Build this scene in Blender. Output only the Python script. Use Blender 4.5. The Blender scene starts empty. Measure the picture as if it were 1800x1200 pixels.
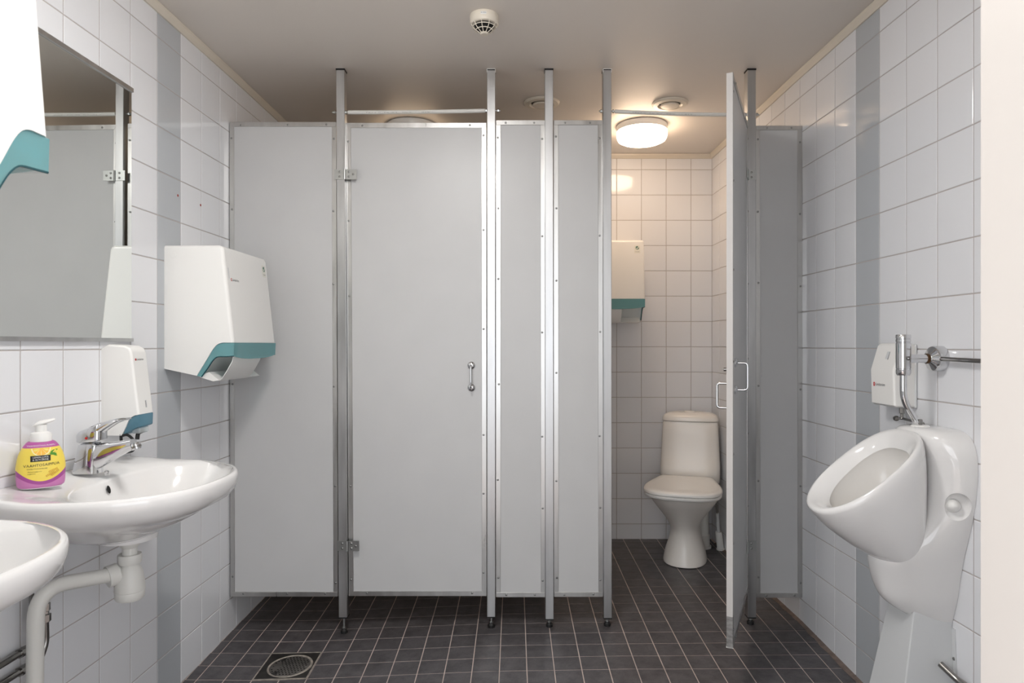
import bpy, bmesh, math, random
import numpy as np
from mathutils import Matrix, Vector

random.seed(7)
scene = bpy.context.scene
COL = scene.collection

# ------------------------------------------------------------------ camera
F = 1175.0                 # focal length in pixels of an 1800 px wide frame
CZ = 1.18                  # camera height
VX, VY = 904.0, 605.0      # principal point in the frame
cam_d = bpy.data.cameras.new('camera')
cam = bpy.data.objects.new('camera', cam_d)
COL.objects.link(cam)
cam.location = (0, 0, CZ)
cam.rotation_euler = (math.radians(90), 0, 0)
cam_d.sensor_width = 36.0
cam_d.lens = 36.0 * F / 1800.0
cam_d.shift_x = (900.0 - VX) / 1800.0
cam_d.shift_y = (VY - 600.0) / 1800.0
cam_d.clip_start = 0.02
cam_d.dof.use_dof = True
cam_d.dof.focus_distance = 2.5
cam_d.dof.aperture_fstop = 9.0
scene.camera = cam

# ------------------------------------------------------------------ world, exposure
world = bpy.data.worlds.new('world')
scene.world = world
world.use_nodes = True
world.node_tree.nodes['Background'].inputs[0].default_value = (0.93, 0.96, 1.0, 1)
world.node_tree.nodes['Background'].inputs[1].default_value = 2.1
LAMP_WARM = 13.0           # emission of the lamp in the open stall
LAMP_DIM = 2.4             # emission of the lamp in the closed stall
LAMP_ROOM = 38.0           # emission of the washroom lamps behind the frame edge
vs = scene.view_settings
vs.view_transform = 'Standard'
vs.look = 'None'
vs.gamma = 1.0
vs.use_curve_mapping = False
vs.exposure = 0.58

# ------------------------------------------------------------------ materials
def srgb(r, g, b):
    def f(c):
        c /= 255.0
        return c / 12.92 if c <= 0.04045 else ((c + 0.055) / 1.055) ** 2.4
    return (f(r), f(g), f(b), 1.0)

def mat(name, col, rough=0.5, metal=0.0, noise=None, bump=None, coat=0.0, spec=0.5, rnoise=None):
    """noise=(scale, amount, detail, stretch)   bump=(scale, strength, distance)"""
    m = bpy.data.materials.new(name)
    m.use_nodes = True
    nt = m.node_tree
    p = nt.nodes['Principled BSDF']
    p.inputs['Base Color'].default_value = col
    p.inputs['Roughness'].default_value = rough
    p.inputs['Metallic'].default_value = metal
    p.inputs['Specular IOR Level'].default_value = spec
    if coat:
        p.inputs['Coat Weight'].default_value = coat
        p.inputs['Coat Roughness'].default_value = 0.04
    tc = None
    def coords(stretch):
        g = nt.nodes.new('ShaderNodeNewGeometry')
        mp = nt.nodes.new('ShaderNodeMapping')
        mp.inputs['Scale'].default_value = stretch
        nt.links.new(g.outputs['Position'], mp.inputs['Vector'])
        return mp.outputs[0]
    if noise:
        n = nt.nodes.new('ShaderNodeTexNoise')
        n.inputs['Scale'].default_value = noise[0]
        n.inputs['Detail'].default_value = noise[2]
        nt.links.new(coords(noise[3]), n.inputs['Vector'])
        mr = nt.nodes.new('ShaderNodeMapRange')
        mr.inputs['From Min'].default_value = 0.3
        mr.inputs['From Max'].default_value = 0.7
        mr.inputs['To Min'].default_value = 1 - noise[1]
        mr.inputs['To Max'].default_value = 1 + noise[1]
        nt.links.new(n.outputs[0], mr.inputs[0])
        mx = nt.nodes.new('ShaderNodeMix')
        mx.data_type = 'RGBA'; mx.blend_type = 'MULTIPLY'
        mx.inputs[0].default_value = 1.0
        mx.inputs[6].default_value = col
        nt.links.new(mr.outputs[0], mx.inputs[7])
        nt.links.new(mx.outputs[2], p.inputs['Base Color'])
        if rnoise:
            rr = nt.nodes.new('ShaderNodeMapRange')
            rr.inputs['From Min'].default_value = 0.3
            rr.inputs['From Max'].default_value = 0.7
            rr.inputs['To Min'].default_value = rough - rnoise
            rr.inputs['To Max'].default_value = rough + rnoise
            nt.links.new(n.outputs[0], rr.inputs[0])
            nt.links.new(rr.outputs[0], p.inputs['Roughness'])
    if bump:
        n = nt.nodes.new('ShaderNodeTexNoise')
        n.inputs['Scale'].default_value = bump[0]
        n.inputs['Detail'].default_value = 4
        nt.links.new(coords((1, 1, 1)), n.inputs['Vector'])
        b = nt.nodes.new('ShaderNodeBump')
        b.inputs['Strength'].default_value = bump[1]
        b.inputs['Distance'].default_value = bump[2]
        nt.links.new(n.outputs[0], b.inputs['Height'])
        nt.links.new(b.outputs[0], p.inputs['Normal'])
    return m

def emit_mat(name, col, strength):
    m = mat(name, (0.9, 0.88, 0.84, 1), 0.3)
    p = m.node_tree.nodes['Principled BSDF']
    p.inputs['Emission Color'].default_value = col
    p.inputs['Emission Strength'].default_value = strength
    return m

def glassy(name, col, clear=0.6, rough=0.08, tint=None):
    m = bpy.data.materials.new(name); m.use_nodes = True
    nt = m.node_tree; nt.nodes.clear()
    out = nt.nodes.new('ShaderNodeOutputMaterial')
    mx = nt.nodes.new('ShaderNodeMixShader')
    tr = nt.nodes.new('ShaderNodeBsdfTransparent')
    p = nt.nodes.new('ShaderNodeBsdfPrincipled')
    tr.inputs[0].default_value = tint or col
    p.inputs['Base Color'].default_value = col
    p.inputs['Roughness'].default_value = rough
    mx.inputs[0].default_value = 1 - clear
    nt.links.new(tr.outputs[0], mx.inputs[1]); nt.links.new(p.outputs[0], mx.inputs[2])
    nt.links.new(mx.outputs[0], out.inputs[0])
    return m

def tile_mat(name, col, rough, var, bumpd):
    m = mat(name, col, rough, noise=(3.0, 0.012, 2, (1, 1, 1)), bump=(9.0, 0.12, bumpd))
    nt = m.node_tree
    p = nt.nodes['Principled BSDF']
    oi = nt.nodes.new('ShaderNodeObjectInfo')
    mr = nt.nodes.new('ShaderNodeMapRange')
    mr.inputs['To Min'].default_value = 1 - var
    mr.inputs['To Max'].default_value = 1 + var
    nt.links.new(oi.outputs['Random'], mr.inputs[0])
    src = p.inputs['Base Color'].links[0].from_socket
    mx = nt.nodes.new('ShaderNodeMix'); mx.data_type = 'RGBA'; mx.blend_type = 'MULTIPLY'
    mx.inputs[0].default_value = 1.0
    nt.links.new(src, mx.inputs[6]); nt.links.new(mr.outputs[0], mx.inputs[7])
    nt.links.new(mx.outputs[2], p.inputs['Base Color'])
    return m

M = {}
M['tile_white'] = tile_mat('glazed_white_tile', srgb(232, 233, 236), 0.10, 0.012, 0.002)
M['tile_grey'] = tile_mat('glazed_grey_tile', srgb(188, 192, 196), 0.12, 0.012, 0.002)
M['grout_wall'] = mat('wall_grout', srgb(182, 175, 172), 0.9)
M['tile_floor'] = tile_mat('dark_floor_tile', srgb(83, 80, 82), 0.42, 0.05, 0.001)
M['grout_floor'] = mat('floor_grout', srgb(206, 190, 182), 0.9, noise=(14, 0.15, 4, (1, 1, 1)))
# dark floor tile: cloudy mottling and fine relief
def floor_mottle():
    m = M['tile_floor']; nt = m.node_tree
    for n in list(nt.nodes):
        if n.type == 'TEX_NOISE':
            pass
    p = nt.nodes['Principled BSDF']
    src = p.inputs['Base Color'].links[0].from_socket
    g = nt.nodes.new('ShaderNodeNewGeometry')
    n1 = nt.nodes.new('ShaderNodeTexNoise'); n1.inputs['Scale'].default_value = 22; n1.inputs['Detail'].default_value = 8
    n1.inputs['Roughness'].default_value = 0.7
    nt.links.new(g.outputs['Position'], n1.inputs['Vector'])
    mr = nt.nodes.new('ShaderNodeMapRange')
    mr.inputs['From Min'].default_value = 0.3; mr.inputs['From Max'].default_value = 0.72
    mr.inputs['To Min'].default_value = 0.58; mr.inputs['To Max'].default_value = 1.42
    nt.links.new(n1.outputs[0], mr.inputs[0])
    mx = nt.nodes.new('ShaderNodeMix'); mx.data_type = 'RGBA'; mx.blend_type = 'MULTIPLY'
    mx.inputs[0].default_value = 1.0
    nt.links.new(src, mx.inputs[6]); nt.links.new(mr.outputs[0], mx.inputs[7])
    nt.links.new(mx.outputs[2], p.inputs['Base Color'])
    n2 = nt.nodes.new('ShaderNodeTexNoise'); n2.inputs['Scale'].default_value = 160; n2.inputs['Detail'].default_value = 5
    nt.links.new(g.outputs['Position'], n2.inputs['Vector'])
    b = nt.nodes.new('ShaderNodeBump'); b.inputs['Strength'].default_value = 0.45; b.inputs['Distance'].default_value = 0.002
    nt.links.new(n2.outputs[0], b.inputs['Height'])
    nt.links.new(b.outputs[0], p.inputs['Normal'])
floor_mottle()
M['ceiling'] = mat('ceiling_paint', srgb(228, 221, 213), 0.45, bump=(60, 0.05, 0.002))
M['cream'] = mat('cream_trim', srgb(220, 212, 198), 0.45)
M['panel'] = mat('grey_laminate', srgb(201, 201, 201), 0.38, noise=(6, 0.015, 3, (1, 1, 1)))
M['alu'] = mat('brushed_aluminium', srgb(194, 194, 194), 0.36, 1.0, noise=(26, 0.10, 5, (1, 1, 0.12)), rnoise=0.07)
M['alu_strip'] = mat('aluminium_strip', srgb(200, 199, 197), 0.33, 1.0, noise=(30, 0.08, 4, (1, 1, 0.15)), rnoise=0.06)
M['steel'] = mat('zinc_steel', srgb(190, 192, 190), 0.3, 1.0)
M['screw'] = mat('screw_steel', srgb(150, 150, 148), 0.3, 1.0)
M['chrome'] = mat('chrome', srgb(212, 213, 215), 0.05, 1.0)
M['dull_chrome'] = mat('dull_chrome', srgb(150, 148, 145), 0.2, 1.0)
M['mirror'] = mat('mirror_silver', srgb(228, 231, 229), 0.006, 1.0)
M['black'] = mat('black_rubber', srgb(24, 24, 24), 0.55)
M['dark'] = mat('dark_void', srgb(14, 13, 12), 0.8)
M['porcelain'] = mat('white_porcelain', srgb(238, 237, 236), 0.09, coat=0.6)
M['porcelain_warm'] = mat('off_white_porcelain', srgb(238, 234, 228), 0.24)
M['plastic_white'] = mat('white_plastic', srgb(240, 239, 236), 0.28)
M['plastic_pipe'] = mat('white_pipe_plastic', srgb(226, 225, 220), 0.38)
M['plastic_grey'] = mat('pale_grey_plastic', srgb(214, 216, 217), 0.4)
M['plastic_cream'] = mat('cream_plastic', srgb(228, 220, 206), 0.4)
M['teal'] = glassy('teal_translucent', srgb(140, 188, 192), 0.5, tint=srgb(206, 240, 242))
M['blue_teal'] = glassy('blue_teal_translucent', srgb(108, 152, 170), 0.35, tint=srgb(160, 212, 232))
M['clear'] = glassy('clear_plastic', srgb(235, 240, 240), 0.6)
M['teal_part'] = mat('pale_teal_inner', srgb(206, 226, 232), 0.4)
M['teal_dark'] = mat('dark_teal_edge', srgb(28, 74, 82), 0.25)
M['paper'] = mat('paper_towel', srgb(232, 232, 230), 0.85, bump=(300, 0.2, 0.001))
M['grey_inner'] = mat('dark_grey_inner', srgb(96, 98, 98), 0.5)
M['print_dark'] = mat('dark_print', srgb(50, 48, 52), 0.7)
M['print_red'] = mat('red_print', srgb(196, 40, 40), 0.6)
M['print_green'] = mat('green_print', srgb(84, 124, 108), 0.6)
M['print_white'] = mat('white_print', srgb(240, 240, 238), 0.6)
M['sticker'] = mat('cream_sticker', srgb(234, 233, 224), 0.5)
M['red_plug'] = mat('red_wall_plug', srgb(150, 52, 40), 0.5)
M['paint_edge'] = mat('grey_white_edging', srgb(206, 203, 200), 0.5)
M['worn'] = mat('worn_bare_metal', srgb(150, 148, 146), 0.5, 0.7, noise=(40, 0.35, 6, (1, 1, 2.5)))
M['brass'] = mat('tarnished_brass', srgb(104, 80, 58), 0.45, 1.0)
M['paint_white'] = mat('white_gloss_paint', srgb(208, 202, 196), 0.4)
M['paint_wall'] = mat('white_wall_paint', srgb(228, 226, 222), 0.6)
M['hall_darkened'] = mat('hall_side_darkened', srgb(150, 146, 141), 0.6)  # wall colour darkened on the hall side to offset the strong light there
M['drain'] = mat('drain_plate', srgb(60, 58, 56), 0.4, 0.6, noise=(30, 0.3, 5, (1, 1, 1)))
M['grate'] = mat('drain_grate', srgb(112, 108, 104), 0.4, 0.6, noise=(30, 0.25, 5, (1, 1, 1)))
M['drain_rim'] = mat('drain_ring_limescale', srgb(176, 168, 158), 0.55, 0.4, noise=(60, 0.3, 5, (1, 1, 1)))
M['mortar'] = mat('mortar_edge', srgb(120, 106, 98), 0.9, noise=(40, 0.2, 4, (1, 1, 1)))
M['bowl_inside'] = mat('stained_porcelain', srgb(232, 229, 225), 0.12, coat=0.4)
M['yellow'] = mat('yellow_label', srgb(240, 214, 84), 0.45)
M['pink'] = mat('pink_label', srgb(206, 110, 184), 0.45)
M['purple'] = mat('purple_label', srgb(160, 62, 146), 0.45)
M['orange'] = mat('lemon_flesh', srgb(246, 190, 70), 0.5)
M['lemon_rim'] = mat('lemon_pith', srgb(250, 238, 176), 0.5)
M['leaf'] = mat('leaf_green', srgb(84, 150, 48), 0.5)
M['wheat'] = mat('wheat_print', srgb(206, 150, 54), 0.6)
M['lamp_warm'] = emit_mat('opal_lamp_warm', (1.0, 0.74, 0.52, 1), LAMP_WARM)
M['lamp_dim'] = emit_mat('opal_lamp_dim', (1.0, 0.74, 0.50, 1), LAMP_DIM)
M['lamp_room'] = emit_mat('opal_lamp_neutral', (1.0, 0.985, 0.965, 1), LAMP_ROOM)

# ------------------------------------------------------------------ helpers
def P(x, y, Y):
    """world point that lies at depth Y behind frame position (x, y)"""
    return Vector(((x - VX) * Y / F, Y, CZ - (y - VY) * Y / F))

def sharp(me, ang=35):
    me.polygons.foreach_set('use_smooth', [True] * len(me.polygons))
    me.set_sharp_from_angle(angle=math.radians(ang))

def link(name, me, m=None, parent=None, world_space=True, smooth=35):
    if m is not None and not me.materials:
        me.materials.append(M[m] if isinstance(m, str) else m)
    if smooth:
        sharp(me, smooth)
    o = bpy.data.objects.new(name, me)
    COL.objects.link(o)
    if parent is not None:
        o.parent = parent
        if world_space and parent.get('_w', 1):
            o.matrix_parent_inverse = parent.matrix_basis.inverted()
    return o

def wnormals(o):
    m = o.modifiers.new('weighted_normals', 'WEIGHTED_NORMAL')
    m.keep_sharp = True
    m.weight = 80
    return o

def thing(name, label, cat, loc, rotz=0.0, group=None, local=False):
    o = bpy.data.objects.new(name, None)
    o.empty_display_size = 0.05
    COL.objects.link(o)
    o.location = loc
    o.rotation_euler = (0, 0, rotz)
    o['label'] = label; o['category'] = cat; o['kind'] = 'thing'
    o['_w'] = 0 if local else 1
    if group: o['group'] = group
    return o

def tag(o, label, cat, group=None):
    o['label'] = label; o['category'] = cat; o['kind'] = 'thing'
    if group: o['group'] = group
    return o

def struct(o):
    o['kind'] = 'structure'
    return o

def mesh(name, verts, faces):
    me = bpy.data.meshes.new(name)
    me.from_pydata([tuple(v) for v in verts], [], faces)
    bm = bmesh.new(); bm.from_mesh(me)
    bmesh.ops.recalc_face_normals(bm, faces=bm.faces)
    bm.to_mesh(me); bm.free()
    return me

def bevel_mesh(me, w, seg=2, ang=30):
    bm = bmesh.new(); bm.from_mesh(me)
    es = [e for e in bm.edges if len(e.link_faces) == 2 and e.calc_face_angle(0) > math.radians(ang)]
    bmesh.ops.bevel(bm, geom=es, offset=w, segments=seg, profile=0.5, affect='EDGES', clamp_overlap=True)
    bm.to_mesh(me); bm.free()
    return me

def hexa(name, xb0, xb1, xt0, xt1, y0, y1, z0, z1, bev=0.0):
    v = [(xb0, y0, z0), (xb1, y0, z0), (xb1, y1, z0), (xb0, y1, z0),
         (xt0, y0, z1), (xt1, y0, z1), (xt1, y1, z1), (xt0, y1, z1)]
    f = [(0, 3, 2, 1), (4, 5, 6, 7), (0, 1, 5, 4), (1, 2, 6, 5), (2, 3, 7, 6), (3, 0, 4, 7)]
    me = mesh(name, v, f)
    if bev: bevel_mesh(me, bev, 1)
    return me

def box(name, x0, x1, y0, y1, z0, z1, bev=0.0):
    return hexa(name, x0, x1, x0, x1, y0, y1, z0, z1, bev)

def prism(name, pts, axis, a, b, bev=0.0, seg=2, ang=40):
    """2-D polygon extruded: axis 'x' -> pts are (y,z); 'y' -> (x,z); 'z' -> (x,y)"""
    n = len(pts)
    def mk(p, t):
        return {'x': (t, p[0], p[1]), 'y': (p[0], t, p[1]), 'z': (p[0], p[1], t)}[axis]
    v = [mk(p, a) for p in pts] + [mk(p, b) for p in pts]
    f = [tuple(range(n)), tuple(range(2 * n - 1, n - 1, -1))]
    f += [(i, (i + 1) % n, n + (i + 1) % n, n + i) for i in range(n)]
    me = mesh(name, v, f)
    if bev: bevel_mesh(me, bev, seg, ang)
    return me

def loft(name, rings, cap0=True, cap1=True, closed=True):
    n = len(rings[0])
    v = [tuple(p) for r in rings for p in r]
    f = []
    for i in range(len(rings) - 1):
        for j in range(n if closed else n - 1):
            a = i * n + j; b = i * n + (j + 1) % n
            f.append((a, b, b + n, a + n))
    if cap0: f.append(tuple(reversed(range(n))))
    if cap1: f.append(tuple(range((len(rings) - 1) * n, len(rings) * n)))
    return mesh(name, v, f)

def smooth_keys(keys, n):
    """Catmull-Rom through key tuples -> n rows"""
    k = np.array(keys, float); m = len(k)
    out = []
    for t in np.linspace(0, m - 1, n):
        i = min(int(t), m - 2); u = t - i
        p0 = k[max(i - 1, 0)]; p1 = k[i]; p2 = k[i + 1]; p3 = k[min(i + 2, m - 1)]
        out.append(0.5 * ((2 * p1) + (-p0 + p2) * u + (2 * p0 - 5 * p1 + 4 * p2 - p3) * u * u + (-p0 + 3 * p1 - 3 * p2 + p3) * u ** 3))
    return np.array(out)

def round_path(pts, r, seg=6):
    pts = [Vector(p) for p in pts]
    out = [pts[0]]
    for i in range(1, len(pts) - 1):
        a = (pts[i - 1] - pts[i]); b = (pts[i + 1] - pts[i])
        rr = min(r, a.length * 0.48, b.length * 0.48)
        p0 = pts[i] + a.normalized() * rr; p2 = pts[i] + b.normalized() * rr
        for k in range(seg + 1):
            t = k / seg
            out.append(p0 * (1 - t) ** 2 + pts[i] * 2 * t * (1 - t) + p2 * t * t)
    out.append(pts[-1])
    return out

def tube(name, pts, rad, seg=12, r=0.0, cseg=6):
    pts = round_path(pts, r, cseg) if r else [Vector(p) for p in pts]
    n = len(pts)
    rads = rad if isinstance(rad, (list, tuple)) else [rad] * n
    rings = []
    t0 = (pts[1] - pts[0]).normalized()
    up = Vector((0, 0, 1)) if abs(t0.z) < 0.9 else Vector((1, 0, 0))
    nrm = (up - t0 * up.dot(t0)).normalized()
    for i in range(n):
        if i == 0: t = (pts[1] - pts[0])
        elif i == n - 1: t = (pts[-1] - pts[-2])
        else: t = (pts[i + 1] - pts[i]).normalized() + (pts[i] - pts[i - 1]).normalized()
        t.normalize()
        nrm = (nrm - t * nrm.dot(t)).normalized()
        bi = t.cross(nrm)
        rings.append([pts[i] + (nrm * math.cos(2 * math.pi * k / seg) + bi * math.sin(2 * math.pi * k / seg)) * rads[i] for k in range(seg)])
    return loft(name, rings)

def lathe(name, prof, origin=(0, 0, 0), axis=(0, 0, 1), seg=24):
    """prof: (radius, height along axis)"""
    ax = Vector(axis).normalized()
    u = ax.orthogonal().normalized(); w = ax.cross(u)
    o = Vector(origin)
    rings = [[o + ax * h + (u * math.cos(2 * math.pi * k / seg) + w * math.sin(2 * math.pi * k / seg)) * max(rr, 1e-5) for k in range(seg)] for rr, h in prof]
    return loft(name, rings)

def join(name, meshes):
    bm = bmesh.new()
    for me in meshes:
        bm.from_mesh(me)
    out = bpy.data.meshes.new(name)
    bm.to_mesh(out); bm.free()
    for me in meshes: bpy.data.meshes.remove(me)
    return out

def text_mesh(name, s, size, extrude=0.0, align='LEFT', spacing=1.0):
    c = bpy.data.curves.new(name, 'FONT')
    c.body = s; c.size = size; c.align_x = align; c.align_y = 'CENTER'
    c.resolution_u = 2; c.space_character = spacing
    c.extrude = extrude
    o = bpy.data.objects.new(name, c)
    me = bpy.data.meshes.new_from_object(o)
    bpy.data.objects.remove(o); bpy.data.curves.remove(c)
    me.name = name
    return me

def place(me, origin, xdir, ydir):
    x = Vector(xdir).normalized(); y = Vector(ydir).normalized(); z = x.cross(y)
    mtx = Matrix(((x.x, y.x, z.x, origin[0]), (x.y, y.y, z.y, origin[1]), (x.z, y.z, z.z, origin[2]), (0, 0, 0, 1)))
    me.transform(mtx)
    return me

def disc(name, r, n=16, r2=None):
    r2 = r2 or r
    return mesh(name, [(r * math.cos(2 * math.pi * k / n), r2 * math.sin(2 * math.pi * k / n), 0) for k in range(n)], [tuple(range(n))])

# screw head: shared mesh, axis -Y (towards the room), and copies in other directions
SCREW = lathe('screw', [(0.0046, 0.0), (0.0044, 0.0012), (0.003, 0.0022), (0.0006, 0.0025)], axis=(0, -1, 0), seg=8)
SCREW.materials.append(M['screw']); sharp(SCREW, 40)
def screw(parent, loc, rotz=0.0, scale=1.0):
    o = bpy.data.objects.new('screw', SCREW)
    COL.objects.link(o)
    o.location = loc; o.rotation_euler = (0, 0, rotz); o.scale = (scale,) * 3
    o.parent = parent
    if parent.get('_w', 1):
        o.matrix_parent_inverse = parent.matrix_world.inverted() if False else parent.matrix_basis.inverted()
    return o

# ------------------------------------------------------------------ room geometry
SK = 0.0221
def XL(Y): return -1.257 + SK * Y           # left wall surface
def XR(Y): return 1.269 - SK * Y            # right wall surface
YB = 3.99                                    # back wall
YF = 0.77                                    # front wall (inner face)
YP = 2.80                                    # partition front
def ceil_z(Y): return 2.327 if Y < 2.8 else 2.327 - 0.014 * (Y - 2.8) / 1.19
FX = np.array([-1.25, -0.9, -0.1, 0.4, 1.25])
FYs = np.array([2.3, 2.8, 4.0])
FH = np.array([[1.228, 1.232, 1.197, 1.188, 1.188], [1.210, 1.214, 1.184, 1.177, 1.166], [1.180, 1.180, 1.165, 1.160, 1.160]])
def fz(x, y):
    r = [np.interp(x, FX, FH[i]) for i in range(3)]
    return CZ - float(np.interp(y, FYs, r))

# --- floor: grout bed with tiles on it
def build_floor():
    xs = np.concatenate([[-1.7], np.linspace(-1.25, 1.25, 51), [1.7]]); ys = np.linspace(-1.2, 4.02, 54)
    v = []; f = []
    for y in ys:
        for x in xs:
            v.append((x, y, fz(x, y) - 0.0016))
    n = len(xs)
    for j in range(len(ys) - 1):
        for i in range(n - 1):
            a = j * n + i
            f.append((a, a + 1, a + n + 1, a + n))
    fl = struct(link('floor', mesh('floor', v, f), 'grout_floor', smooth=60))
    px, x0 = 0.1005, 0.046
    py, y0 = 0.098, 2.736
    g = 0.0036
    def tile_mesh(name):
        h = 0.5; b = 0.014; t = 0.006
        vv = [(-h, -h, -t), (h, -h, -t), (h, h, -t), (-h, h, -t), (-h, -h, -0.0009), (h, -h, -0.0009), (h, h, -0.0009), (-h, h, -0.0009),
              (-h + b, -h + b, 0), (h - b, -h + b, 0), (h - b, h - b, 0), (-h + b, h - b, 0)]
        ff = [(8, 9, 10, 11)] + [(a, (a + 1) % 4, (a + 1) % 4 + 4, a + 4) for a in range(4)] + [(a + 4, (a + 1) % 4 + 4, (a + 1) % 4 + 8, a + 8) for a in range(4)]
        return mesh(name, vv, ff)
    TM = tile_mesh('floor_tile'); TM.materials.append(M['tile_floor'])
    rest = bmesh.new()
    cnt = 0
    for j in range(-19, 14):
        ya, yb = y0 + py * j, y0 + py * (j + 1)
        yb = min(yb, YB)
        if yb - ya < 0.02: continue
        for i in range(-13, 12):
            xa, xb = x0 + px * i, x0 + px * (i + 1)
            ym = (ya + yb) / 2
            xa = max(xa, XL(ym) + 0.0005); xb = min(xb, XR(ym) - 0.012)
            if xb - xa < 0.015: continue
            if -0.97 < (xa + xb) / 2 < -0.755 and 2.43 < ym < 2.65: continue      # the floor drain
            xm = (xa + xb) / 2
            zz = fz(xm, ym)
            sx = (fz(xm + 0.04, ym) - fz(xm - 0.04, ym)) / 0.08
            sy = (fz(xm, ym + 0.04) - fz(xm, ym - 0.04)) / 0.08
            mtx = Matrix.Translation((xm, ym, zz)) @ Matrix.Rotation(math.atan(sy), 4, 'X') @ Matrix.Rotation(-math.atan(sx), 4, 'Y') @ Matrix.Diagonal((xb - xa - g, yb - ya - g, 1, 1))
            seen = (2.24 < ym < 3.03) or (ym >= 3.03 and xm > 0.36)
            if seen and cnt < 300:
                o = bpy.data.objects.new('floor_tile', TM)
                COL.objects.link(o); o.matrix_world = mtx
                o.matrix_basis = mtx
                o.parent = fl
                cnt += 1
            else:
                k = TM.copy(); k.transform(mtx); rest.from_mesh(k); bpy.data.meshes.remove(k)
    me = bpy.data.meshes.new('floor_tiles_beyond'); rest.to_mesh(me); rest.free()
    o = link('floor_tiles_beyond', me, 'tile_floor', fl, smooth=0); o['kind'] = 'stuff'
    # rough mortar edge along the right wall
    pts = np.arange(1.6, 3.95, 0.05)
    v = []; f = []
    for k, y in enumerate(pts):
        w = 0.014 + 0.008 * random.random()
        x = XR(y)
        v += [(x - w, y, fz(x, y) + 0.0008), (x + 0.002, y, fz(x, y) + 0.007)]
        if k: f.append((2 * k - 2, 2 * k - 1, 2 * k + 1, 2 * k))
    link('mortar_edge', mesh('mortar_edge', v, f), 'mortar', fl, smooth=0)
    return fl
floor = build_floor()

struct(link('floor', box('floor', -5, 5, -6, -1.2, -.15, -.05), 'tile_floor', smooth=0))  # unseen slab added outside the room to darken low reflections in the metal

# --- ceiling
def build_ceiling():
    ys = [-1.2, 2.8, 4.05]
    v = []; f = []
    for y in ys:
        for x in (-1.7, 1.7):
            v.append((x, y, ceil_z(y)))
    for y in ys:
        for x in (-1.7, 1.7):
            v.append((x, y, ceil_z(y) + 0.1))
    for k in range(2):
        a = 2 * k
        f.append((a, a + 2, a + 3, a + 1)); f.append((a + 6, a + 7, a + 9, a + 8))
    f += [(0, 1, 7, 6), (4, 10, 11, 5)]
    me = bpy.data.meshes.new('ceiling'); me.from_pydata(v, [], f)
    return struct(link('ceiling', me, 'ceiling', smooth=0))
ceiling = build_ceiling()

# --- tiled walls
def wall_tile_mesh():
    h = 0.5; b = 0.011
    t1, t2 = 0.0010, 0.0
    vv = []
    for (xx, q) in ((-0.008, h), (-t1, h), (t2, h - b)):
        vv += [(xx, -q, -q), (xx, q, -q), (xx, q, q), (xx, -q, q)]
    ff = [(8, 9, 10, 11)] + [(a, (a + 1) % 4, (a + 1) % 4 + 4, a + 4) for a in range(4)] + [(a + 4, (a + 1) % 4 + 4, (a + 1) % 4 + 8, a + 8) for a in range(4)]
    return mesh('wall_tile', vv, ff)
WT_W = wall_tile_mesh(); WT_W.materials.append(M['tile_white'])
WT_G = wall_tile_mesh(); WT_G.materials.append(M['tile_grey'])
ZR, ZP = 1.165, 0.151

def tiled_wall(wall, us, pos, rotz, seen, grey=None, floor_at=None):
    """us: grout positions along the wall; pos(u)->(x,y) on the surface"""
    rest = {'tile_white': bmesh.new(), 'tile_grey': bmesh.new()}
    cnt = 0
    g = 0.0033
    for i in range(len(us) - 1):
        um = (us[i] + us[i + 1]) / 2
        x, y = pos(um)
        for k in range(-9, 8):
            z0, z1 = ZR + ZP * k, ZR + ZP * (k + 1)
            z0 = max(z0, fz(x, y) - 0.004)
            z1 = min(z1, ceil_z(y) - 0.004)
            if z1 - z0 < 0.012: continue
            isg = grey is not None and abs(um - grey) < 0.03
            mtx = Matrix.Translation((x, y, (z0 + z1) / 2)) @ Matrix.Rotation(rotz + random.gauss(0, 0.0012), 4, 'Z') @ Matrix.Rotation(random.gauss(0, 0.0012), 4, 'Y') @ Matrix.Diagonal((1, us[i + 1] - us[i] - g, z1 - z0 - g, 1))
            tm = WT_G if isg else WT_W
            if seen(um, (z0 + z1) / 2) and cnt < 300:
                o = bpy.data.objects.new('tile', tm); COL.objects.link(o)
                o.parent = wall
                o.matrix_basis = mtx
                cnt += 1
            else:
                c = tm.copy(); c.transform(mtx); rest['tile_grey' if isg else 'tile_white'].from_mesh(c); bpy.data.meshes.remove(c)
    for key, bm in rest.items():
        if len(bm.verts):
            me = bpy.data.meshes.new('tiles_beyond'); bm.to_mesh(me)
            o = link('tiles_beyond', me, key, wall, smooth=0); o['kind'] = 'stuff'
        bm.free()

GB = 0.0016   # grout bed recess
def slab(name, pts, z0, z1):
    return prism(name, pts, 'z', z0, z1)
wl = struct(link('wall_left', slab('wall_left', [(XL(YF - .1) - GB, YF - .1), (XL(4.1) - GB, 4.1), (XL(4.1) - .12, 4.1), (XL(YF - .1) - .12, YF - .1)], -0.1, 2.36), 'grout_wall', smooth=0))
tiled_wall(wl, [1.8053 + .152 * k for k in range(-7, 15)], lambda u: (XL(u), u), -math.atan(SK), lambda u, z: 1.45 < u < 2.95 or (u < 3.6 and z > 2.0), grey=2.337)
wr = struct(link('wall_right', slab('wall_right', [(XR(YF - .1) + GB, YF - .1), (XR(YF - .1) + .12, YF - .1), (XR(4.1) + .12, 4.1), (XR(4.1) + GB, 4.1)], -0.1, 2.36), 'grout_wall', smooth=0))
tiled_wall(wr, [1.7906 + .1477 * k for k in range(-7, 16)], lambda u: (XR(u), u), math.pi + math.atan(SK), lambda u, z: 1.6 < u < 2.9 or u > 3.5 or z > 2.0, grey=2.311)
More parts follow.
